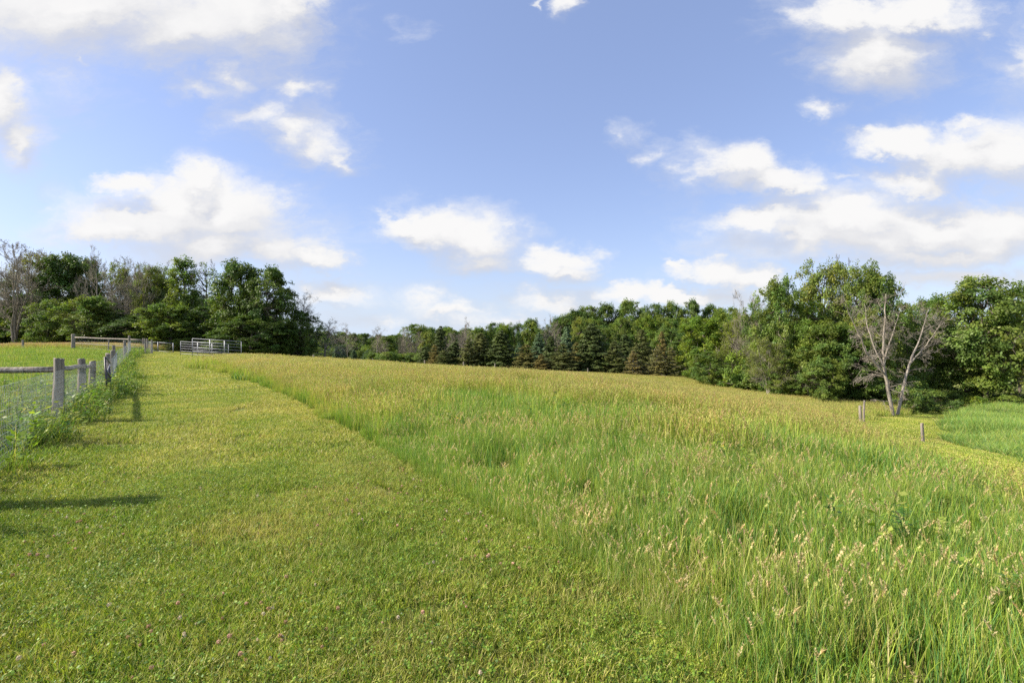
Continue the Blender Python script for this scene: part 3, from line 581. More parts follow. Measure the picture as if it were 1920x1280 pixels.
# weeds along the fence and in the paddock by it
x, y = rand_xy(R0, 9, -42, -4, 2, 55); e = dist_poly(x, y, FENCE); lf_ = left_of_fence(x, y)
prb = np.where(lf_, sstep(1.3, .2, e) * .7 + sstep(6, 1, e) * .42 * sstep(17, 12, y), sstep(.75, .1, e + (vnoise(x, y, 1.3, 71, 2) - .5) * .9 + .45 * sstep(7.5, 5.5, y))) * np.where(y > 17, .6, 1)
mk = (R0.uniform(0, 1, len(x)) < prb) & in_view(x, y, 2.5); x, y, e = x[mk], y[mk], e[mk]; n = len(x)
scatter('roadside_weeds', x, y, R0.integers(0, 4, n), R0.uniform(.7, 1.2, n), weeds, 'leafy green weeds and rough grass growing along the wire fence', 'weeds', R0, tilt=False, zscl=R0.uniform(.6, 1.1, n))
# mown curve on the right, reeds beside it, wet meadow behind the trees
x, y = rand_xy(R0, .9, 8, 45, 8, 50); mk = inpoly(x, y, PATH); x, y = x[mk], y[mk]; n = len(x); yl = sstep(.4, .6, vnoise(x, y, 2, 81, 2))
scatter('mown_grass', x, y, pick(R0, n, np.stack([1.5 - yl, .35 * yl + .1], 1)), np.full(n, 1.0), lawn_far, 'pale mown grass path curving at the right', 'grass', R0)
x, y = rand_xy(R0, 2.0, 8, 46, 8, 46); mk = inpoly(x, y, REED) & in_view(x, y, 4); x, y = x[mk], y[mk]; n = len(x); ed = dist_poly(x, y, REED[:6])
scatter('reed_bed', x, y, R0.integers(0, 2, n), R0.uniform(.85, 1.15, n), reeds, 'tall dense green reeds beside the mown curve at the right', 'reeds', R0, tilt=False, zscl=(.5 + .5 * sstep(0, 1.5, ed)) * R0.uniform(.65, 1.25, n) * (.7 + .55 * vnoise(x, y, 1.6, 97, 2)))

# ------------------------------------------------------------------ posts, fences, gates
def post_mesh(seed, h, r, name='post', lean=0.0, sink=.25, top='chip'):
    rng = np.random.default_rng(seed); k = 16; nz = 22; V = []
    zs = np.concatenate([np.linspace(-sink, h - .02, nz - 2), [h - .006, h]])
    ph = rng.uniform(0, 6.28, 4)
    for i, z in enumerate(zs):
        a = np.arange(k) / k * 2 * np.pi
        rr = r * (1.04 - .08 * z / h) * (1 + .05 * np.sin(a * 2 + ph[0]) + .035 * np.sin(a * 3 + ph[1] + z * 2) + .02 * rng.normal(size=k))
        rr = rr * (1 - .07 * (np.sin(a * 1 + ph[2]) > .96)) 
        if i == nz - 2: rr = rr * .97
        if i == nz - 1: rr = rr * .86
        ztop = z + (.012 * np.sin(a + ph[3]) + (.018 * rng.uniform(-1, 1, k) if top == 'chip' else 0)) * (z > h - .1)
        cx = lean * z + .012 * math.sin(z * 3 + ph[2]); V.append(np.stack([cx + rr * np.cos(a), rr * np.sin(a), ztop], 1))
    V = np.concatenate(V + [np.array([[lean * h, 0, h - .012]])]); i = np.arange(nz - 1)[:, None] * k; j = np.arange(k)[None]; j2 = (j + 1) % k
    F = np.stack([i + j, i + j2, i + k + j2, i + k + j], -1).reshape(-1, 4); e = (nz - 1) * k; jj = np.arange(k)
    return mesh_np(name, V, [F, np.stack([e + jj, e + (jj + 1) % k, np.full(k, nz * k)], 1)], M_POST, smooth=False)
def wire_span(A, a, b, hts, vstep, r=.0023, sag=.0):
    """woven wire between two 3-D ground points"""
    a = np.array(a, float); b = np.array(b, float); L = np.hypot(*(b - a)[:2]); n = max(2, int(L / vstep)); t = np.linspace(0, 1, n + 1)
    base = a[None] + (b - a)[None] * t[:, None]; base[1:-1, 2] = [h1(p[0], p[1]) for p in base[1:-1]]
    wob = .012 * np.sin(t * 9 + a[0] * 5)
    perp = np.array([-(b - a)[1], (b - a)[0]]) / L
    for h in hts:
        P = base.copy(); P[:, 2] += h; P[:, :2] += perp[None] * (wob * math.sin(h * 5 + 1))[:, None]; tube_acc(A, P, r * (1.5 if h in (hts[0], hts[-1]) else 1), 3)
    for i in range(n + 1):
        P = np.repeat(base[i:i + 1], len(hts), 0); P[:, 2] += hts; P[:, :2] += perp[None] * (wob[i] * np.sin(np.array(hts) * 5 + 1))[:, None]; tube_acc(A, P, r, 3)
P3 = lambda x, y, z=0.0: np.array([x, y, h1(x, y) + z])
def rail_mesh(a, b, r, name='rail', k=10):
    t = np.linspace(0, 1, 9); P = np.array(a)[None] + (np.array(b) - np.array(a))[None] * t[:, None]; P[:, 2] += .008 * np.sin(t * 11)
    A = Acc(); tube_acc(A, P, r * (1 + .06 * np.sin(t * 17)), k, True); return A.mesh(name, M_POST)
fr = empty('wire_mesh_fence', P3(-8.8, 9.36)); off = Vector(fr.location)
tag(fr, 'long wire mesh fence on round wooden posts along the left side of the mown track', 'fence')
def part(name, me, parent, world_off=None, loc=None):
    o = link(name, me, parent)
    if world_off is not None: o.location = -Vector(world_off)
    if loc is not None: o.location = Vector(loc) - Vector(parent.location)
    return o
posts = [(-5.35, 4.5, 1.34, .13, .03), (-8.8, 9.36, 1.27, .10, .02), (-10.6, 11.9, 1.17, .095, .0), (-12.6, 15.1, 1.22, .085, .0), (-15.7, 19, 1.22, .09, .02), (-18.9, 23, 1.28, .09, -.02),
         (-24, 30, 1.3, .10, 0), (-28.5, 36, 1.42, .10, 0), (-29.6, 39, 1.25, .09, .02), (-32.4, 43.5, 1.3, .09, 0), (-35.6, 47.2, 1.3, .09, 0), (-38.5, 50.5, 1.3, .09, 0)]
for i, (x, y, h, r, ln) in enumerate(posts): part('post', post_mesh(100 + i, h, r * (.78 if i else 1), lean=ln), fr, loc=P3(x, y))
HT = [.04, .12, .20, .28, .37, .46, .55, .65, .75, .85, .95, 1.05]
for i in range(len(posts) - 1):
    (xa, ya, _, ra, _), (xb, yb, _, rb, _) = posts[i], posts[i + 1]
    d = np.hypot(xa, ya); A = Acc(); s = unit(np.array([ya - yb, xb - xa])) * -.10
    if s @ np.array([1, -1]) < 0: s = -s
    wire_span(A, P3(xa + s[0], ya + s[1]), P3(xb + s[0], yb + s[1]), HT[::1] if d < 25 else HT[::2] + [1.05], .075 if i == 0 else .06 if d < 14 else (.15 if d < 25 else .25), .0016 if d < 14 else .0026)
    part('wire_mesh', A.mesh('wire_mesh', M_WIRE), fr, off)
A = Acc(); wire_span(A, P3(-3.2, 1.2), P3(-5.55, 4.6), HT, .1); part('wire_mesh', A.mesh('wire_mesh', M_WIRE), fr, off)
part('post', post_mesh(139, 1.2, .09), fr, loc=P3(-13.2, 8.9))
part('rail', rail_mesh(P3(-13.2, 8.98, .93), P3(-8.85, 9.44, 1.06), .06), fr, off)
part('rail', rail_mesh(P3(-8.85, 9.46, 1.06), P3(-10.7, 12.0, .98), .05), fr, off); part('rail', rail_mesh(P3(-10.7, 12.02, .98), P3(-12.1, 13.9, .88), .045), fr, off)
A = Acc(); wire_span(A, P3(-13.2, 8.88), P3(-8.8, 9.3), HT, .08, .0016); part('wire_mesh', A.mesh('wire_mesh', M_WIRE), fr, off)
# stout brace post behind the corner, with a worn ringed head
bp = link('brace_post', post_mesh(140, 1.03, .08, lean=0, top='chip'), None, P3(-12.15, 14.0)); tag(bp, 'short stout brace post with a ringed head, third from the left behind the wire', 'post')
# leaning little gate
lg = empty('leaning_gate', P3(-11.5, 13.75), 0); tag(lg, 'narrow dark metal gate frame leaning against the fence post, seen almost edge on', 'gate')
A = Acc(); w_, hh_ = .62, 1.18
for a, b in (((0, 0, 0), (0, 0, hh_)), ((w_, 0, -.02), (w_, 0, hh_ - .1)), ((0, 0, .06), (w_, 0, .04))): tube_acc(A, [a, b], .026, 8, True)
fo = link('frame', A.mesh('frame', M_DARKM), lg)
A = Acc()
for z in (hh_ - .02, hh_ - .42): tube_acc(A, [(0, -.03, z), (w_, -.03, z - .1)], .022, 8, True)
tube_acc(A, [(0.02, -.03, hh_ - .42), (w_, -.03, hh_ - .12)], .014, 8, True); link('crossbar', A.mesh('crossbar', M_GALV), lg)
A = Acc()
for x_ in np.linspace(.12, w_ - .1, 4): tube_acc(A, [(x_, 0, .06), (x_, 0, hh_ - .05)], .010, 6, True)
link('bar', A.mesh('bar', M_DARKM), lg)
lg.rotation_euler = (math.radians(-4), math.radians(9), math.radians(122))
# cross fence of the paddock
cf = empty('paddock_rail_fence', P3(-38, 42)); tag(cf, 'cross fence with two long rails and wire across the far side of the pasture', 'fence'); off2 = Vector(cf.location)
for i, (x, y, h, r) in enumerate([(-38.1, 42, 1.32, .13), (-34.2, 41, 1.1, .05)]): part('post', post_mesh(150 + i, h, r), cf, loc=P3(x, y))
part('rail', rail_mesh(P3(-38, 42, 1.05), P3(-29.8, 38.9, 1.15), .06), cf, off2); part('rail', rail_mesh(P3(-38, 42, .55), P3(-29.8, 38.9, .55), .03), cf, off2)
A = Acc(); wire_span(A, P3(-38, 42.1), P3(-29.8, 39), HT[::2] + [1.05], .2, .003); part('wire_mesh', A.mesh('wire_mesh', M_WIRE), cf, off2)
lp = link('fence_post', post_mesh(155, .95, .09), None, P3(-46.5, 46)); tag(lp, 'lone short grey post in the rough grass at the far left edge of the pasture', 'post')
# dark far mesh gate at the end of the track
dg = empty('mesh_gate', P3(-36.5, 50)); tag(dg, 'dark wire mesh gate closing the far end of the mown track under the trees', 'gate'); off3 = Vector(dg.location)
ga, gm, gb = P3(-38.2, 50.5), P3(-36.3, 49.6), P3(-34.6, 49.4)
for q in (gm, gb): A = Acc(); tube_acc(A, [q + [0, 0, -.2], q + [0, 0, 1.05]], .045, 8, True); part('post', A.mesh('post', M_GALV), dg, off3)
A = Acc()
for a, b in ((ga, gm), (gm, gb)):
    for z in (.1, 1.0): tube_acc(A, [a + [0, 0, z], b + [0, 0, z]], .025, 6, True)
part('frame', A.mesh('frame', M_GALV), dg, off3); A = Acc(); wire_span(A, ga, gb, HT[::2], .12, .003); part('wire_mesh', A.mesh('wire_mesh', M_DARKM), dg, off3)
# tubular livestock panels
def cattle_panel(label, a, b, h, nr=6, inter=(.36, .66)):
    a, b = np.array(a, float), np.array(b, float); o = empty('livestock_panel', a); tag(o, label, 'livestock panel', 'galvanised tube panels at the head of the track'); of = Vector(a)
    A = Acc(); up = np.array([0, 0, 1.0])
    for q in (a, b): tube_acc(A, [q + up * .02, q + up * h], .024, 8, True)
    tube_acc(A, [a + up * h, b + up * h], .022, 8, True); tube_acc(A, [a + up * .22, b + up * .22], .019, 8, True); part('frame', A.mesh('frame', M_GALV), o, of)
    for i in range(1, nr - 1):
        A = Acc(); z = .22 + (h - .22) * (i / (nr - 1)) ** .92; tube_acc(A, [a + up * z, b + up * z], .017, 8, True); part('rail', A.mesh('rail', M_GALV), o, of)
    for t in inter:
        A = Acc(); q = a + (b - a) * t; dv = unit(b - a) * .05; V, F = box(q + up * (h + .22) / 2, (.07, .03, h - .22)); V = V; A.add(V, F); part('stay', A.mesh('stay', M_GALV), o, of)
    return o
cattle_panel('front galvanised livestock panel with six rails standing at the head of the track', P3(-25.9, 39.2), P3(-21.6, 38.6), 1.5)
cattle_panel('shorter galvanised panel standing behind the front livestock panel, its end showing at the left', P3(-30.0, 43.8), P3(-25.2, 43.0), 1.32)
# posts of the far field fence
FP = [(588, 48, 1.25, .09, 'tallest pale post of the far field fence, right of the dark tree clump'), (578, 58, .95, .07, 'small post just left of and behind the tallest pale field post'),
      (500, 50, .8, .08, 'short post at the foot of the big dark trees right of the metal panels'), (634, 60, .75, .07, 'small post in front of the pair of blue spruces'), (699, 62, 1.25, .08, 'post in front of the slim dead tree in the middle distance'),
      (796, 62, 1.45, .09, 'post at the field edge in front of the twiggy brown bushes'), (869, 62, 1.45, .09, 'post at the field edge left of the centre conifers'), (928, 62, 1.35, .07, 'small post below the dark green centre conifers'),
      (1102, 62, 1.2, .06, 'tiny post below the dark rounded conifer at the field edge')]
for i, (px, d, h, r, lb) in enumerate(FP):
    o = link('fence_post', post_mesh(160 + i, h, r), None, P3((px - 960) / FPX * d, d)); tag(o, lb, 'post', 'wooden posts of the far field fence')
for i, (px, d, h, r, ln, lb) in enumerate([(1614, 28, 1.0, .07, -.05, 'weathered grey post leaning beside its twin left of the bare tree'), (1619.5, 28.5, 1.3, .055, .03, 'taller thin jagged post behind the leaning one left of the bare tree'), (1731, 21, .9, .06, -.06, 'split grey post leaning in the meadow edge beside the mown curve')]):
    o = link('fence_post', post_mesh(180 + i, h, r, lean=ln), None, P3((px - 960) / FPX * d, d)); tag(o, lb, 'post', 'old posts by the mown curve')

# ------------------------------------------------------------------ trees
def limb(a, b, n=6, sag=.12, rng=None):
    a = np.array(a, float); b = np.array(b, float); t = np.linspace(0, 1, n)[:, None]; P = a + (b - a) * t; L = np.linalg.norm(b - a)
    P[:, 2] += -(np.sin(t[:, 0] * np.pi) * sag * L * .6)
    if rng is not None: P[1:-1] += rng.normal(0, .03 * L, (n - 2, 3))
    return P
def broadleaf(seed, H_=10., R=4., c0=1.5, ncl=150, nl=150, rc=.75, leaf=.11, shape='round', squash=.65, lump=.3, mat=None, deadw=0, opn=1.0):
    rng = np.random.default_rng(seed); A = Acc(); T = Acc()
    # clump centres in an uneven envelope
    n = ncl; t = rng.beta(1.25, 1.05, n); th = rng.uniform(0, 2 * np.pi, n)
    prof = {'round': lambda t: np.sin(np.pi * np.clip(t * .88 + .10, 0, 1)) ** .55, 'tall': lambda t: np.sin(np.pi * np.clip(t * .82 + .14, 0, 1)) ** .45,
            'cone': lambda t: (1 - t * .85) ** .8 * sstep(-.1, .2, t), 'vase': lambda t: .35 + .65 * np.sin(np.pi * np.clip(t * .75 + .1, 0, 1))}[shape](t)
    ph = rng.uniform(0, 6.28, 6); lm = 1 + lump * (np.sin(2 * th + ph[0] + 3 * t) * .5 + np.sin(3 * th + ph[1] - 5 * t) * .5 + .4 * np.sin(5 * th + 9 * t + ph[2]))
    rr = R * prof * lm * rng.uniform(.1, 1, n) ** .38
    ctr = np.array([rng.normal(0, .08) * R, rng.normal(0, .08) * R]); Cn = np.stack([rr * np.cos(th) + ctr[0] * t, rr * np.sin(th) + ctr[1] * t, c0 + (H_ - c0 - rc * .6) * t], 1)
    cr = rc * rng.uniform(.6, 1.35, n)
    q = np.repeat(np.arange(n), (nl * (cr / rc) ** 2).astype(int)); m_ = len(q)
    g_ = rng.normal(size=(m_, 3)); g_ = g_ / np.linalg.norm(g_, axis=1)[:, None] * rng.uniform(0, 1, (m_, 1)) ** .45
    # sub-sprays inside every clump keep the outline ragged
    sp = rng.normal(size=(n, 7, 3)) * .55; kk = rng.integers(0, 7, m_)
    g_ = g_ * .55 * opn + sp[q, kk] * .75
    P = Cn[q] + g_ * cr[q, None] * np.array([1, 1, squash])
    P[:, 2] -= .12 * cr[q] * (g_[:, 0] ** 2 + g_[:, 1] ** 2)
    outw = unit(P - np.array([0, 0, c0 + (H_ - c0) * .4])); nn = unit(outw * .55 + np.array([0, 0, .55]) + rng.normal(0, .55, (m_, 3)))
    base = np.array([.135, .20, .042]); hue = rng.uniform(-1, 1, n)[q, None]
    cols = base * (1 + .25 * rng.uniform(-1, 1, n)[q, None]) * (1 + hue * np.array([.22, .05, -.1]))
    A.add(*leaflets(rng, P, nn, leaf, .62, cols, .28))
    # trunk, limbs, branches
    zt = c0 + (H_ - c0) * .72; nz = 9; tz = np.linspace(0, 1, nz); tr = H_ * .018
    TP = np.stack([ctr[0] * tz + .12 * np.sin(tz * 5 + ph[3]), ctr[1] * tz + .12 * np.sin(tz * 4 + ph[4]), -.4 + (zt + .4) * tz], 1)
    tube_acc(T, TP, tr * (1.15 - .95 * tz ** .8) + .02, 9); V, F = tube(TP[:2] * [1, 1, .3], [tr * 1.7, tr * 1.15], 9); T.add(V, F)
    nlimb = 12; pi = rng.choice(n, nlimb, replace=False); limbs = []
    for i in pi:
        e = Cn[i]; z0 = np.clip(e[2] - np.hypot(e[0], e[1]) * rng.uniform(.5, 1.0), c0 * .6, zt * .95); k = np.interp(z0, TP[:, 2], np.arange(nz)); s = np.array([np.interp(k, np.arange(nz), TP[:, j]) for j in range(3)])
        Pl = limb(s, e, 8, .18, rng); limbs.append(Pl); tube_acc(T, Pl, np.linspace(tr * .5, .018, 8), 6)
    allp = np.concatenate(limbs)
    for i in range(n):
        d = np.linalg.norm(allp - Cn[i] + [0, 0, .5], axis=1); s = allp[np.argmin(d)]
        if np.linalg.norm(s - Cn[i]) > .25: tube_acc(T, limb(s, Cn[i], 5, .1, rng), np.linspace(.035, .008, 5), 4)
    for i in range(deadw):                     # bare sprays poking out
        i = rng.integers(n); e = Cn[i]; dirn = unit(unit(e - [0, 0, H_ * .35]) + rng.normal(0, .25, 3)); twigs(T, e, dirn, rng.uniform(.5, .9), .016, 3, rng)
    return T.mesh('trunk', M_BARK), A.mesh('crown', mat or M_LEAF['mid'])
TW = [.012]
def twigs(T, s, d, L, r, lev, rng, spread=.6, up=.12, k=3, nb=(3, 6), tips=None):
    n = 5; P = [np.array(s, float)]; d = np.array(d, float); dd = d.copy()
    for i in range(n - 1):
        dd = unit(dd + rng.normal(0, .13, 3) + np.array([0, 0, up * .5])); P.append(P[-1] + dd * L / (n - 1))
    P = np.array(P); tube_acc(T, P, np.linspace(r, max(r * .4, TW[0]), n), 5 if r > .04 else k)
    if tips is not None and lev <= 1: tips.append(P[-1])
    if lev <= 0: return
    for j in range(rng.integers(*nb)):
        t = rng.uniform(.25, 1.0); i = min(int(t * (n - 1)), n - 2); q = P[i] + (P[i + 1] - P[i]) * (t * (n - 1) - i)
        side = unit(rng.normal(size=3)); nd = unit(dd * (1 - spread * .5) + side * spread + np.array([0, 0, up])); twigs(T, q, nd, L * rng.uniform(.45, .7), r * rng.uniform(.4, .6), lev - 1, rng, spread, up, k, nb, tips)
def bare(seed, H_=10., stems=1, spread=.55, lev=4, leafy=0, width=1.0, fine=True, leafcol=(.16, .20, .04), low=.2, mat=None, up=.22):
    rng = np.random.default_rng(seed); T = Acc(); tips = []; A = Acc()
    for s_ in range(stems):
        n = 9; tz = np.linspace(0, 1, n); az = rng.uniform(0, 6.28); ln = (.04 if stems == 1 else .16) * H_ * width
        P = np.stack([np.cos(az) * ln * tz ** 1.3 + rng.normal(0, .07, n) * (tz > 0), np.sin(az) * ln * tz ** 1.3 + rng.normal(0, .07, n) * (tz > 0), -.3 + (H_ * rng.uniform(.82, .97) + .3) * tz], 1)
        r0 = H_ * .013 / math.sqrt(stems) ** .6; tube_acc(T, P, r0 * (1.1 - .98 * tz) + .01, 7)
        nbr = int((26 if fine else 16) / math.sqrt(stems))
        for j in range(nbr):
            t = low + (1 - low) * (j + rng.uniform(0, 1)) / nbr; i = min(int(t * (n - 1)), n - 2); q = P[i] + (P[i + 1] - P[i]) * (t * (n - 1) - i)
            a = rng.uniform(0, 6.28); e = rng.uniform(.25, .9); d = np.array([np.cos(a) * width, np.sin(a) * width, e + .3 * t]); L = H_ * .30 * (1.15 - t * .75) * rng.uniform(.6, 1.15)
            twigs(T, q, unit(d), L, r0 * .38 * (1.1 - t * .7), lev - 1, rng, spread, up * .4, 3, (3, 6) if fine else (2, 5), tips)
    tr = T.mesh('trunk', mat or M_TWIG)
    if not leafy: return tr, None
    tp = np.array(tips); q = rng.integers(0, len(tp), leafy); P = tp[q] + rng.normal(0, .16, (leafy, 3)); kp = vnoise(P[:, 0] * 1.3, P[:, 2] * 1.3, 1.2, seed, 2) > .42; P = P[kp]
    A.add(*leaflets(rng, P, unit(rng.normal(0, .6, (len(P), 3)) + [0, 0, .7]), .085, .6, np.array(leafcol), .35)); return tr, A.mesh('crown', M_LEAF['mid'])
def conifer(seed, H_=7., R=2.0, c0=.3, droop=.25, dens=1.0, needle=.16, gap=.0, brk=M_BARKD):
    rng = np.random.default_rng(seed); T = Acc(); A = Acc(); tube_acc(T, [[0, 0, -.4], [0.02, 0, H_ * .5], [0, 0.02, H_]], [H_ * .017, H_ * .01, .01], 8)
    nlay = int(H_ * 3.4); P_all = []; N_all = []
    for i in range(nlay):
        z = c0 + (H_ - c0) * (i + rng.uniform(0, .6)) / nlay; t = (z - c0) / (H_ - c0); L0 = R * (1 + .18 * math.sin(i * 1.7 + seed)) * (1 - t) ** .68 * (.75 + .25 * sstep(0, .12, t)) + .12
        nb = int(7 + 4 * (1 - t)); a0 = rng.uniform(0, 6.28)
        for j in range(nb):
            if rng.uniform() < gap: continue
            a = a0 + j / nb * 6.28 + rng.normal(0, .15); L = L0 * rng.uniform(.65, 1.15); m_ = 6; s = np.linspace(0, 1, m_)
            rise = rng.normal(.12 + .25 * t, .08); zz = z + L * (rise * s - droop * 1.2 * s ** 2 + .10 * s ** 4)
            P = np.stack([np.cos(a) * L * s, np.sin(a) * L * s, zz], 1); tube_acc(T, P, np.linspace(.022, .006, m_), 3)
            nn = int(L * 46 * dens) + 5; u = rng.uniform(.12, 1, nn) ** .7; B = np.stack([np.interp(u, s, P[:, k]) for k in range(3)], 1)
            side = np.array([-np.sin(a), np.cos(a), 0]); w = rng.normal(0, .16 * (1.15 - u) * L + .05, nn); B = B + side[None] * w[:, None] + np.stack([np.zeros(nn)] * 2 + [-np.abs(rng.normal(0, .10, nn)) - .25 * np.abs(w)], 1); P_all.append(B)
            N_all.append(unit(np.array([np.cos(a) * .5, np.sin(a) * .5, .8])[None] + rng.normal(0, .45, (nn, 3))))
    P = np.concatenate(P_all); Nn = np.concatenate(N_all); hue = vnoise(P[:, 0] * 2 + P[:, 1], P[:, 2] * 2, 1.0, seed, 2)[:, None]
    A.add(*leaflets(rng, P, Nn, needle, .32, np.array([.085, .125, .04]) * (.8 + .5 * hue), .3)); return T.mesh('trunk', brk), A.mesh('crown', M_NEED['green'])
PROTO = {}
def proto(k):
    if k in PROTO: return PROTO[k]
    f = {
     'round1': lambda: (10, 4, broadleaf(201, ncl=190, R=4.0, c0=1.2)), 'round2': lambda: (10, 4, broadleaf(202, ncl=200, R=4.2, c0=.8, lump=.35)), 'round3': lambda: (10, 4, broadleaf(203, ncl=170, R=4.0, c0=1.6, lump=.42)),
     'maple1': lambda: (10, 3, broadleaf(211, R=3.0, c0=.9, ncl=170, shape='tall', rc=.72, squash=.8, lump=.4)), 'maple2': lambda: (10, 3, broadleaf(212, R=3.1, c0=.7, ncl=180, shape='tall', rc=.66, squash=.8, lump=.45)),
     'lobed': lambda: (10, 2.2, broadleaf(213, R=2.3, c0=1.0, ncl=90, shape='cone', rc=.7, squash=.8, lump=.5, nl=120)),
     'ash1': lambda: (10, 3.6, broadleaf(221, R=3.6, c0=2.0, ncl=170, nl=135, shape='vase', rc=.7, opn=1.15, lump=.45, deadw=4, leaf=.095)), 'ash2': lambda: (10, 3.6, broadleaf(222, R=3.6, c0=1.2, ncl=180, nl=135, shape='vase', rc=.72, opn=1.2, lump=.4, deadw=5, leaf=.092)),
     'sparse1': lambda: (10, 2.5, broadleaf(231, R=2.4, c0=2.5, ncl=48, nl=60, shape='tall', rc=.6, opn=1.5, lump=.5, deadw=26, leaf=.11)), 
     'half1': lambda: (10, 3, bare(241, leafy=9000, lev=4)), 'half2': lambda: (10, 3, bare(242, leafy=14000, stems=3, lev=4)), 
     'bare1': lambda: (10, 3, bare(251)), 'bare2': lambda: (10, 3, bare(252, stems=2)), 'bare3': lambda: (10, 3, bare(253, stems=4)), 'bare4': lambda: (10, 2, bare(254, width=.6, spread=.7, up=.1)),
     'spruce1': lambda: (7, 2, conifer(261)), 'spruce2': lambda: (7, 2, conifer(262, R=2.2, droop=.3)), 'spruce3': lambda: (7, 1.6, conifer(263, R=1.6, droop=.45, needle=.18)),
     'pine1': lambda: (7, 2.2, conifer(264, R=2.2, dens=.75, gap=.12, needle=.15, droop=.12)), 'pine2': lambda: (7, 2.0, conifer(265, R=2.0, c0=.9, dens=.55, gap=.2, needle=.14, droop=.15, brk=M_PALE)),
     'bush1': lambda: (3, 2, broadleaf(271, H_=3, R=1.7, c0=.2, ncl=60, nl=90, rc=.5, leaf=.09)), 'bush2': lambda: (3, 2, broadleaf(272, H_=3, R=1.9, c0=.15, ncl=65, nl=85, rc=.5, leaf=.09, lump=.5)),
    }[k](); PROTO[k] = f; return f
RT = random.Random(5)
KN = {'round': ('broadleaf_tree', 'tree'), 'maple': ('broadleaf_tree', 'tree'), 'lobed': ('broadleaf_tree', 'tree'), 'ash': ('broadleaf_tree', 'tree'), 'sparse': ('sparse_tree', 'tree'), 'half': ('sparse_tree', 'tree'),
      'bare': ('bare_tree', 'bare tree'), 'spruce': ('spruce_tree', 'spruce'), 'pine': ('pine_tree', 'conifer'), 'bush': ('bush', 'bush')}
def tree(px, d, top, wpx, kind, tint, label, group=None, lean=0.0, yaw=None, bark=None):
    """wpx: crown width in picture points at distance d, top: picture row of the tree top -> real size"""
    Hp, Rp, (tm, cm) = proto(kind); x = (px - 960) / FPX * d; z = h1(x, d); h = EYE + (640 - top) / FPX * d - z; w = wpx / FPX * d / 2 / (1 + ((px - 960) / FPX) ** 2) ** .25 * (1.45 if kind[:4] in ('spru', 'pine') else 1)
    base = kind.rstrip('0123456789'); nm, cat = KN[base]
    o = empty(nm, (x, d, z - .05), RT.uniform(0, 6.28) if yaw is None else yaw, (w / Rp, w / Rp, h / Hp)); 
    if lean: o.rotation_euler = (0, lean, 0)
    tag(o, label, cat, group); t = link('trunk', tm, o)
    if bark: t.material_slots[0].link = 'OBJECT'; t.material_slots[0].material = bark
    if cm:
        c = link('crown', cm, o); ml = (M_NEED if base in ('spruce', 'pine') else M_LEAF).get(tint)
        if ml: c.material_slots[0].link = 'OBJECT'; c.material_slots[0].material = ml
    return o
GL = 'trees of the wood on the left'
for a in [
 (26, 60, 450, 150, 'bare3', None, 'tall bare grey tree at the far left edge of the wood'),
 (62, 66, 486, 120, 'half2', 'olive', 'half dead brownish tree beside the tall bare one at the far left'),
 (120, 64, 474, 110, 'maple1', 'dark', 'tall dark green leafy tree rising above its neighbours at the left'),
 (92, 58, 560, 90, 'round1', 'mid', 'lower green tree filling the wood edge under the tall dark leafy tree'),
 (140, 57, 556, 90, 'half1', 'light', 'low thin yellowish half bare tree in front of the left wood', GL, .22),
 (152, 68, 482, 80, 'maple2', 'dark', 'dark leafy tree crown close right of the tallest dark one'),
 (186, 60, 480, 80, 'bare1', None, 'dead tree with upright bare twigs in the gap between leafy crowns at left'),
 (208, 67, 497, 70, 'sparse1', 'light', 'thin yellow green tree with gaps in its crown, mid left wood'),
 (213, 58, 585, 110, 'round3', 'dark', 'low rounded dark tree above the paddock cross fence'),
 (255, 62, 484, 95, 'bare3', None, 'spreading bare grey tree with many stems standing clear against the cloud'),
 (292, 64, 494, 76, 'ash1', 'olive', 'airy olive green tree right of the spreading bare one'),
 (268, 57, 590, 110, 'round2', 'dark', 'low dark bushy tree at the end of the wire fence'),
 (236, 66, 502, 70, 'half2', 'mid', 'half leafy greenish tree between the bare grey ones in the left wood'),
 (282, 69, 505, 80, 'ash1', 'dark', 'dark airy crown filling the gap behind the bare trees at left'),
 (8, 64, 520, 90, 'ash2', 'dark', 'dark tree crown cut by the left edge of the picture'),
 (178, 57, 556, 96, 'maple2', 'mid', 'bushy mid green tree behind the left end of the paddock cross fence'),
 (312, 66, 520, 60, 'ash1', 'mid', 'airy green tree behind the lobed tall one in the left wood'),
 (345, 62, 480, 78, 'lobed', 'mid', 'tall narrow green tree with stacked leaf clumps, left of the big dark pair'),
 (322, 55, 570, 110, 'maple2', 'mid', 'lower bright green tree behind the left end of the metal panels'),
 (388, 63, 490, 62, 'sparse1', 'mid', 'thin open crowned tree just left of the big dark pair'),
 (382, 57, 572, 90, 'round3', 'dark', 'lower dark tree directly behind the metal panels'),
 (448, 56, 488, 100, 'maple1', 'dark', 'left one of the pair of big dark broad trees right of the metal panels'),
 (505, 55, 497, 112, 'round2', 'dark', 'right one of the pair of big dark broad trees, with the rounded shoulder'),
 (470, 53, 590, 140, 'round1', 'dark', 'low dark skirt tree at the foot of the big pair'),
 (560, 57, 556, 55, 'bare4', None, 'bare twiggy tree poking out right of the big dark pair', GL, .12),
 (568, 56, 582, 74, 'round3', 'dark', 'small dark tree with an open base at the right end of the left wood'),
 (606, 58, 602, 60, 'bare4', None, 'small dark bare tree leaning right at the end of the left wood', GL, .2),
 (652, 90, 614, 44, 'bare1', None, 'small pale bare tree standing alone in the sky gap'),
]:
    a = list(a) + [None] * (9 - len(a)); tree(*a[:7], group=a[7] or GL, lean=a[8] or 0.0)
GM = 'low trees and bushes in the distant gap'
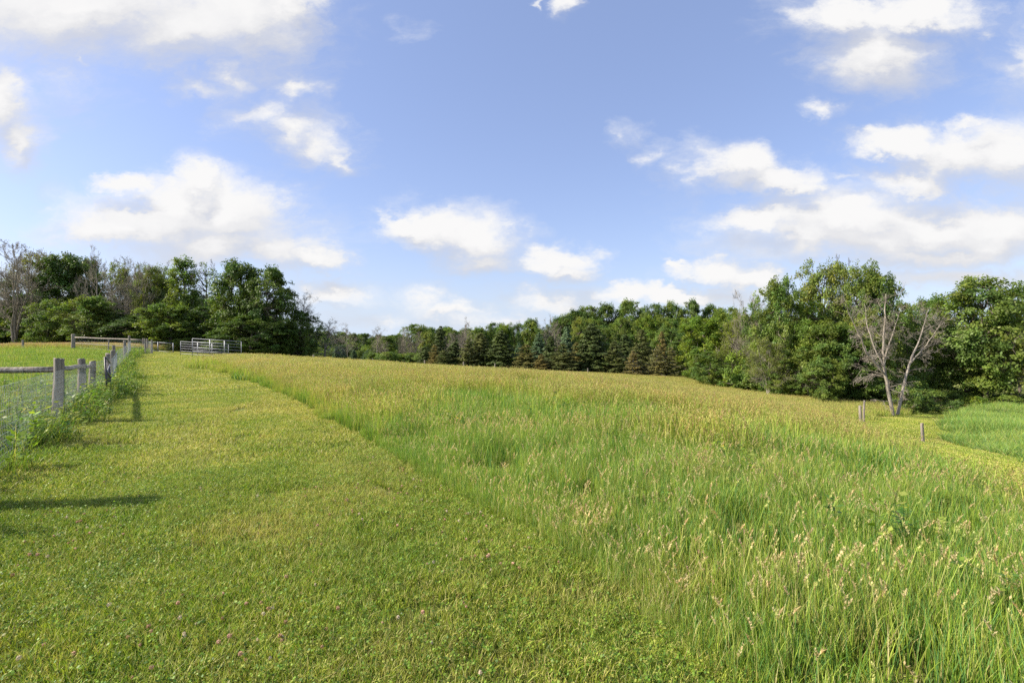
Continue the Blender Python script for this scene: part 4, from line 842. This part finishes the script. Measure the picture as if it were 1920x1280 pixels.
for a in [
 (612, 88, 655, 50, 'bush1', 'mid', 'low green bush under the small bare trees in the gap'), (655, 96, 655, 40, 'bush2', 'mid', 'low green bush behind the blue spruces in the gap'),
 (676, 100, 648, 44, 'bush1', 'light', 'yellow green bush at the right of the distant gap'), (588, 84, 650, 44, 'bush2', 'mid', 'low bush seen under the open dark tree'),
 (631, 82, 648, 17, 'spruce1', 'blue', 'left one of the adjoining small blue spruces in the gap'), (642, 84, 652, 17, 'spruce2', 'blue', 'second small blue spruce from the left in the gap'),
 (663, 86, 655, 15, 'spruce1', 'blue', 'smallest blue spruce, third from the left in the gap'), (688, 84, 656, 20, 'spruce2', 'blue', 'right most small blue spruce next to the slim dead tree'),
 (681, 105, 630, 12, 'pine2', 'green', 'thin spire shaped conifer on the skyline of the gap'),
 (708, 82, 617, 34, 'bare4', None, 'slim pale dead tree at the left start of the middle wood'),
 (722, 92, 628, 52, 'round2', 'mid', 'rounded green tree behind the slim dead tree'), (745, 96, 626, 36, 'round1', 'dark', 'dark green round tree right of the slim dead tree'),
 (728, 78, 655, 44, 'bush1', 'mid', 'low bush between the slim dead tree and the twiggy brown bushes'),
]: tree(*a[:7], group=GM)
GC = 'trees along the far edge of the field'
for a in [
 (757, 84, 616, 30, 'bare2', None, 'left bare brown tree of the twiggy pair in the middle wood'), (776, 84, 622, 34, 'bare3', None, 'right bare brown tree of the twiggy pair in the middle wood'),
 (770, 80, 660, 60, 'bush2', 'mid', 'green bush at the foot of the twiggy pair'), (803, 88, 620, 48, 'round3', 'olive', 'olive green round tree left of the dark spire spruce'),
 (826, 84, 610, 32, 'spruce2', 'green', 'dark spruce with a spire top in the middle wood'), (798, 76, 648, 34, 'spruce1', 'green', 'small dark conifer behind the second far post'),
 (815, 72, 645, 26, 'pine1', 'rust', 'reddish brown dying conifer below the spire spruce'), (842, 92, 614, 50, 'round1', 'mid', 'round green crown behind the purple grey twigs'),
 (832, 70, 655, 36, 'pine1', 'olive', 'low olive conifer left of the centre post'), (858, 82, 620, 52, 'bare3', None, 'purple grey twiggy tree in the middle wood'), (872, 88, 604, 34, 'bare1', None, 'bare forked tree on the skyline of the middle wood'),
 (852, 72, 640, 40, 'spruce1', 'green', 'dark bushy spruce left of the twiggy skyline tree base'), (878, 70, 634, 40, 'pine1', 'olive', 'olive brown conifer behind the centre field post'),
 (902, 72, 622, 44, 'spruce1', 'olive', 'tall olive green spruce right of the centre field post'), (896, 92, 612, 46, 'round2', 'mid', 'green crown behind the olive spruces of the centre'),
 (925, 94, 602, 44, 'round3', 'dark', 'dark open crown on the skyline above the centre conifers'), (940, 70, 618, 52, 'spruce2', 'green', 'broad dark green spruce in the centre of the row'),
 (946, 84, 606, 34, 'maple1', 'light', 'yellow green narrow tree behind the broad dark spruce'), (966, 92, 603, 40, 'ash1', 'dark', 'airy dark crown on the skyline right of the yellow green tree'),
 (973, 74, 640, 22, 'spruce3', 'blue', 'narrow bluish spruce squeezed in before the maple of the centre'), (992, 84, 597, 46, 'maple2', 'mid', 'leafy green tree rising above the centre conifers'),
 (987, 68, 644, 46, 'pine1', 'brown', 'grey brown dying conifer left of the silver blue spruce'), (1010, 74, 622, 34, 'spruce2', 'blue', 'silver blue spruce in the centre of the row'),
 (1015, 66, 663, 30, 'pine1', 'rust', 'small orange brown dying conifer below the silver blue spruce'), (1033, 70, 628, 32, 'spruce3', 'green', 'dark weeping spruce between the two blue spruces'),
 (1022, 86, 600, 40, 'bare2', None, 'left bare whitish tree above the weeping spruce'), (1042, 88, 604, 38, 'bare1', None, 'right bare whitish tree above the weeping spruce'),
 (1062, 78, 610, 30, 'spruce1', 'blue', 'tall blue spruce at the foot of the green wooded hill'), (1056, 67, 642, 50, 'pine1', 'olive', 'broad olive brown conifer below the tall blue spruce'),
 (1092, 80, 594, 56, 'round1', 'olive', 'yellowish round tree at the left shoulder of the wooded hill'), (1082, 70, 640, 40, 'pine1', 'brown', 'dull brown conifer right of the broad olive brown one'),
 (1110, 69, 605, 58, 'spruce2', 'green', 'large dark conifer with a rounded top left of the spaced brown trees'), (1135, 82, 612, 56, 'round3', 'mid', 'green leafy tree behind the large dark conifer'),
 (1152, 67, 638, 44, 'pine1', 'olive', 'olive conifer left of the small brown one with a bare trunk'), (1172, 76, 625, 40, 'spruce1', 'green', 'green conifer behind the olive one of the spaced row'),
 (1187, 65, 656, 32, 'pine2', 'rust', 'small rusty brown conifer with a bare trunk'), (1203, 70, 616, 46, 'pine1', 'olive', 'tall pale tipped pine between the brown conifers'),
 (1232, 65, 648, 36, 'pine2', 'brown', 'brown conifer with a pale visible trunk, left of two'), (1258, 65, 650, 36, 'pine2', 'brown', 'brown conifer with a visible trunk, right of two'),
 (1241, 74, 620, 28, 'pine1', 'rust', 'taller rust tinged conifer behind the two with visible trunks'), (1218, 72, 648, 30, 'spruce1', 'olive', 'dense dull spruce between the tall pine and the brown ones'),
 (1285, 70, 618, 64, 'maple1', 'dark', 'deep green leafy tree right of the brown conifers'), (1262, 80, 600, 66, 'round2', 'mid', 'leafy green tree above the brown conifers'),
 (1322, 62, 594, 84, 'maple2', 'light', 'bright green tree where the field edge starts to fall'), (1352, 66, 580, 64, 'round1', 'light', 'yellow green tree right of the bright green one'),
 (1330, 54, 655, 70, 'round3', 'mid', 'low green tree at the field edge below the bright green one'), (1375, 57, 600, 60, 'half2', 'light', 'thin yellowish twiggy tree before the tall right hand trees'),
 (1385, 52, 655, 70, 'bush2', 'light', 'bright bush at the field edge under the twiggy tree'),
]: tree(*a[:7], group=GC)
GH = 'crowns of the green wooded hill'
for i, (px, top, w, tn, kd, lb) in enumerate([
 (1050, 592, 60, 'dark', 'round1', 'lowest skyline crown at the left foot of the wooded hill'), (1078, 578, 60, 'dark', 'round2', 'second skyline crown from the left on the wooded hill'), (1108, 570, 60, 'mid', 'round3', 'skyline crown left of the hill top on the wooded hill'),
 (1140, 568, 62, 'dark', 'round1', 'dense dark skyline crown just left of the highest one'), (1182, 561, 74, 'mid', 'round2', 'highest broad crown of the wooded hill'), (1228, 566, 60, 'dark', 'round3', 'dark crown right of the highest broad one'),
 (1262, 564, 50, 'mid', 'round1', 'feathery skyline crown between two dense ones on the hill'), (1296, 560, 56, 'dark', 'round2', 'tall crown at the right of the wooded hill'), (1335, 570, 60, 'dark', 'round1', 'flat topped crown right of the tall one on the hill'), (1372, 572, 50, 'mid', 'round3', 'right most hill crown beside the tall right hand trees'),
 (1120, 596, 64, 'mid', 'round2', 'second row crown under the left part of the hill skyline'), (1165, 592, 62, 'mid', 'round3', 'second row crown under the highest hill crown'), (1212, 592, 64, 'light', 'round1', 'lighter second row crown in the middle of the hill'), (1248, 606, 50, 'dark', 'round2', 'dark second row crown above the brown conifers'),
 (1300, 592, 60, 'light', 'round3', 'light green second row crown at the right of the hill')]):
    tree(px, (100 if i < 10 else 88) + (i * 37 % 9), top, w * 1.15, kd, tn, lb, GH)
GR = 'tall trees on the right'
for a in [
 (1405, 52, 548, 60, 'bare3', None, 'pinkish bare tree left of the tall right hand group'), (1425, 50, 575, 70, 'ash2', 'mid', 'green tree with dead twigs beside the pinkish bare tree'),
 (1462, 47, 522, 86, 'maple2', 'mid', 'green maple like tree at the left of the tall group'), (1440, 44, 640, 80, 'half2', 'mid', 'low thin tree with dead sprays at the field edge before the tall group'),
 (1505, 46, 560, 80, 'ash2', 'light', 'yellow green airy tree in the middle of the tall group'), (1545, 48, 484, 104, 'ash1', 'olive', 'tallest airy tree of the right hand group'), (1478, 43, 655, 70, 'round1', 'mid', 'low bushy tree under the tall group'),
 (1518, 42, 690, 44, 'bare2', None, 'tangle of grey dead branches at the field edge under the tall group'), (1560, 42, 600, 110, 'maple1', 'mid', 'dense green tree in front of the tallest airy one'),
 (1610, 46, 488, 90, 'ash1', 'mid', 'tall airy tree with a broken top right of the tallest one'), (1645, 45, 505, 90, 'maple1', 'mid', 'tall dense dark green tree rising behind the bare tree'), (1545, 40, 668, 80, 'round2', 'mid', 'broad low tree with a twin trunk at the field edge'),
 (1598, 41, 640, 100, 'maple2', 'dark', 'dark low tree just left behind the bare tree'), (1625, 42, 580, 90, 'round1', 'olive', 'olive toned tree behind the bare branches'),
 (1700, 46, 590, 90, 'ash2', 'mid', 'green tree seen through the right hand branches of the bare tree'), (1735, 56, 556, 100, 'round2', 'mid', 'background green tree between the bare tree and the broad right hand tree'), (1690, 54, 560, 80, 'round3', 'mid', 'background tree right behind the bare tree top'),
 (1775, 62, 600, 100, 'half2', 'mid', 'hazy twiggy tree left behind the broad right hand tree'),
 (1846, 44, 512, 205, 'round3', 'mid', 'broad tree with two ivy covered trunks near the right edge'), (1808, 46, 548, 140, 'ash2', 'mid', 'lower airy half of the broad right hand tree group'), (1912, 52, 534, 110, 'ash1', 'mid', 'tree cut by the right edge of the picture'),
 (1895, 42, 640, 110, 'half1', 'mid', 'low brownish twiggy tree at the right edge'),
 (1715, 38, 722, 70, 'bush1', 'dark', 'dark bush right of the foot of the bare tree'), (1750, 40, 728, 80, 'bush2', 'dark', 'dark shaded bush beyond the mown curve'), (1690, 37, 720, 50, 'bush2', 'mid', 'bush between the trunks of the bare tree'),
 (1828, 42, 738, 50, 'bush1', 'light', 'low bright shrub at the foot of the ivy covered trunks'), (1890, 41, 738, 80, 'bush2', 'mid', 'low shrub at the right edge beyond the reeds'),
 (1960, 46, 560, 120, 'ash2', 'mid', 'tree just beyond the right edge of the picture'),
]: tree(*a[:7], group=GR)
# the twin-stemmed bare tree in front
bt = empty('bare_tree', P3((1675 - 960) / FPX * 34, 34)); tag(bt, 'large bare dead tree with two pinkish leaning trunks in front of the right hand wood', 'bare tree')
TW[0] = .0055; rng = np.random.default_rng(900); base = Vector(bt.location)
def pp(px, py, d): return np.array([(px - 960) / FPX * d, d, EYE - (py - 640) / FPX * d]) - np.array(base)
def stem(pts, r0, r1, d0, dd, nbr, L, lev=3, low=.1, mesh=None):
    n = len(pts); P = np.array([pp(x_, y_, d0 + dd * i / (n - 1)) for i, (x_, y_) in enumerate(pts)]); tt = np.linspace(0, n - 1, n * 4); P = np.stack([np.interp(tt, np.arange(n), P[:, k]) for k in range(3)], 1); P[1:] += rng.normal(0, .02, (len(P) - 1, 3))
    rr = np.linspace(r0, r1, len(P)); tube_acc(mesh, P, rr, 8)
    for j in range(nbr):
        t = low + (1 - low) * (j + rng.uniform(0, 1)) / nbr; i = min(int(t * (len(P) - 1)), len(P) - 2); a = rng.uniform(0, 6.28)
        d = np.array([np.cos(a), np.sin(a) * .8, rng.uniform(-.35, .35) + t * .9]); twigs(mesh, P[i], unit(d), L * (1.25 - .7 * t) * (.45 + .55 * sstep(.1, .4, t)) * rng.uniform(.5, 1.1), rr[i] * .2 + .006, lev, rng, .62, .03 if t > .4 else -.10, 3, (3, 5))
for nm, st in (('trunk', [([(1674, 778), (1663, 719), (1657, 687), (1656, 640), (1659, 600), (1662, 550)], .125, .02, 34, -.4, 26, 1.5), ([(1657, 700), (1626, 664), (1613, 632), (1591, 587), (1585, 565)], .075, .012, 33.8, -1.2, 18, 1.2),
                       ([(1656, 685), (1639, 651), (1626, 609), (1621, 568)], .07, .012, 33.8, .8, 18, 1.1), ([(1659, 674), (1668, 645), (1678, 612), (1690, 575)], .06, .012, 33.7, -.8, 16, 1.0)]),
               ('trunk', [([(1683, 777), (1696, 716), (1707, 674), (1723, 641), (1733, 609), (1741, 580)], .10, .015, 34.1, .8, 22, 1.5), ([(1708, 680), (1733, 651), (1750, 628), (1768, 600)], .06, .012, 34.3, -1.0, 16, 1.2)])):
    A = Acc()
    for (pts, r0, r1, d0, dd, nb, L) in st: stem(pts, r0, r1, d0, dd, nb, L, 3, .12, A)
    link(nm, A.mesh('trunk', M_TWIGW), bt)
# undergrowth that closes the wood edges, and the wood mass behind
def leafy_variant(k, mt):
    q = proto(k)[2][1].copy(); q.materials.clear(); q.materials.append(mt); return q
ug = hidden_collection('undergrowth', [leafy_variant('bush1', M_LEAF['dark']), leafy_variant('bush2', M_LEAF['mid']), leafy_variant('bush1', M_LEAF['mid'])])
X, Y, S = [], [], []
def row(pts, n, jit, smin, smax):
    global X, Y, S
    for i in range(n):
        t = (i + RT.random()) / n * (len(pts) - 1); k = min(int(t), len(pts) - 2); f = t - k; (pa, da), (pb, db) = pts[k], pts[k + 1]; d = da + (db - da) * f + RT.uniform(-jit, jit); px = pa + (pb - pa) * f
        X.append((px - 960) / FPX * d); Y.append(d); S.append(RT.uniform(smin, smax))
row([(-60, 62), (300, 60), (560, 60)], 46, 2.5, .8, 1.5); row([(-100, 72), (560, 68)], 60, 4, 1.0, 1.9)
row([(700, 82), (1000, 78), (1280, 74), (1400, 54)], 60, 3, .7, 1.2); row([(1300, 62), (1450, 47), (1640, 42), (1700, 43)], 34, 1.5, .6, 1.1); row([(1760, 46), (2000, 44)], 10, 2, .3, .7); row([(590, 98), (720, 92)], 14, 3, .7, 1.2)
X = np.array(X); Y = np.array(Y); S = np.array(S)
scatter('undergrowth', X, Y, R0.integers(0, 3, len(X)), S, ug, 'dense leafy undergrowth along the foot of the woods', 'undergrowth', R0, tilt=False)
wd = hidden_collection('wood_mass', [leafy_variant('round1', M_LEAF['dark']), leafy_variant('round2', M_LEAF['dark']), leafy_variant('maple1', M_LEAF['mid']), leafy_variant('round3', M_LEAF['mid'])])
X, Y, S = [], [], []
row([(-120, 82), (300, 80), (500, 72)], 34, 5, .62, .82); row([(1050, 112), (1400, 100)], 30, 6, 1.0, 1.2); row([(1380, 66), (1700, 58)], 18, 3, .75, 1.0); row([(770, 104), (1040, 104)], 20, 4, .72, .85); row([(1700, 90), (2050, 84)], 20, 5, .95, 1.1)
row([(540, 120), (760, 126)], 26, 6, .42, .55)
X = np.array(X); Y = np.array(Y); S = np.array(S)
scatter('distant_woods', X, Y, R0.integers(0, 4, len(X)), S, wd, 'mass of green woodland behind the front rows of trees', 'woods', R0, tilt=False)
# wet meadow behind the right hand trees
x, y = rand_xy(R0, .35, 30, 110, 40, 86); mk = (x / y > .72) & in_view(x, y, 6) & (y > 46); x, y = x[mk], y[mk]
scatter('marsh_grass', x, y, np.full(len(x), 2), R0.uniform(.85, 1.15, len(x)), reeds, 'pale grey green marsh grass beyond the right hand trees', 'marsh grass', R0, tilt=False)
x, y = rand_xy(R0, 1.0, 18, 50, 32, 47); mk = (x / y > .78) & in_view(x, y, 4) & ~inpoly(x, y, PATH) & ~inpoly(x, y, REED) & ~meadow_mask(x, y) | ((x / y > .86) & (y > 38) & (y < 47)) & ~inpoly(x, y, PATH); x, y = x[mk], y[mk]
scatter('rough_grass', x, y, R0.integers(0, 2, len(x)), R0.uniform(.6, .9, len(x)), reeds, 'bright rough grass beyond the mown curve', 'grass', R0, tilt=False, zscl=R0.uniform(.5, .9, len(x)))
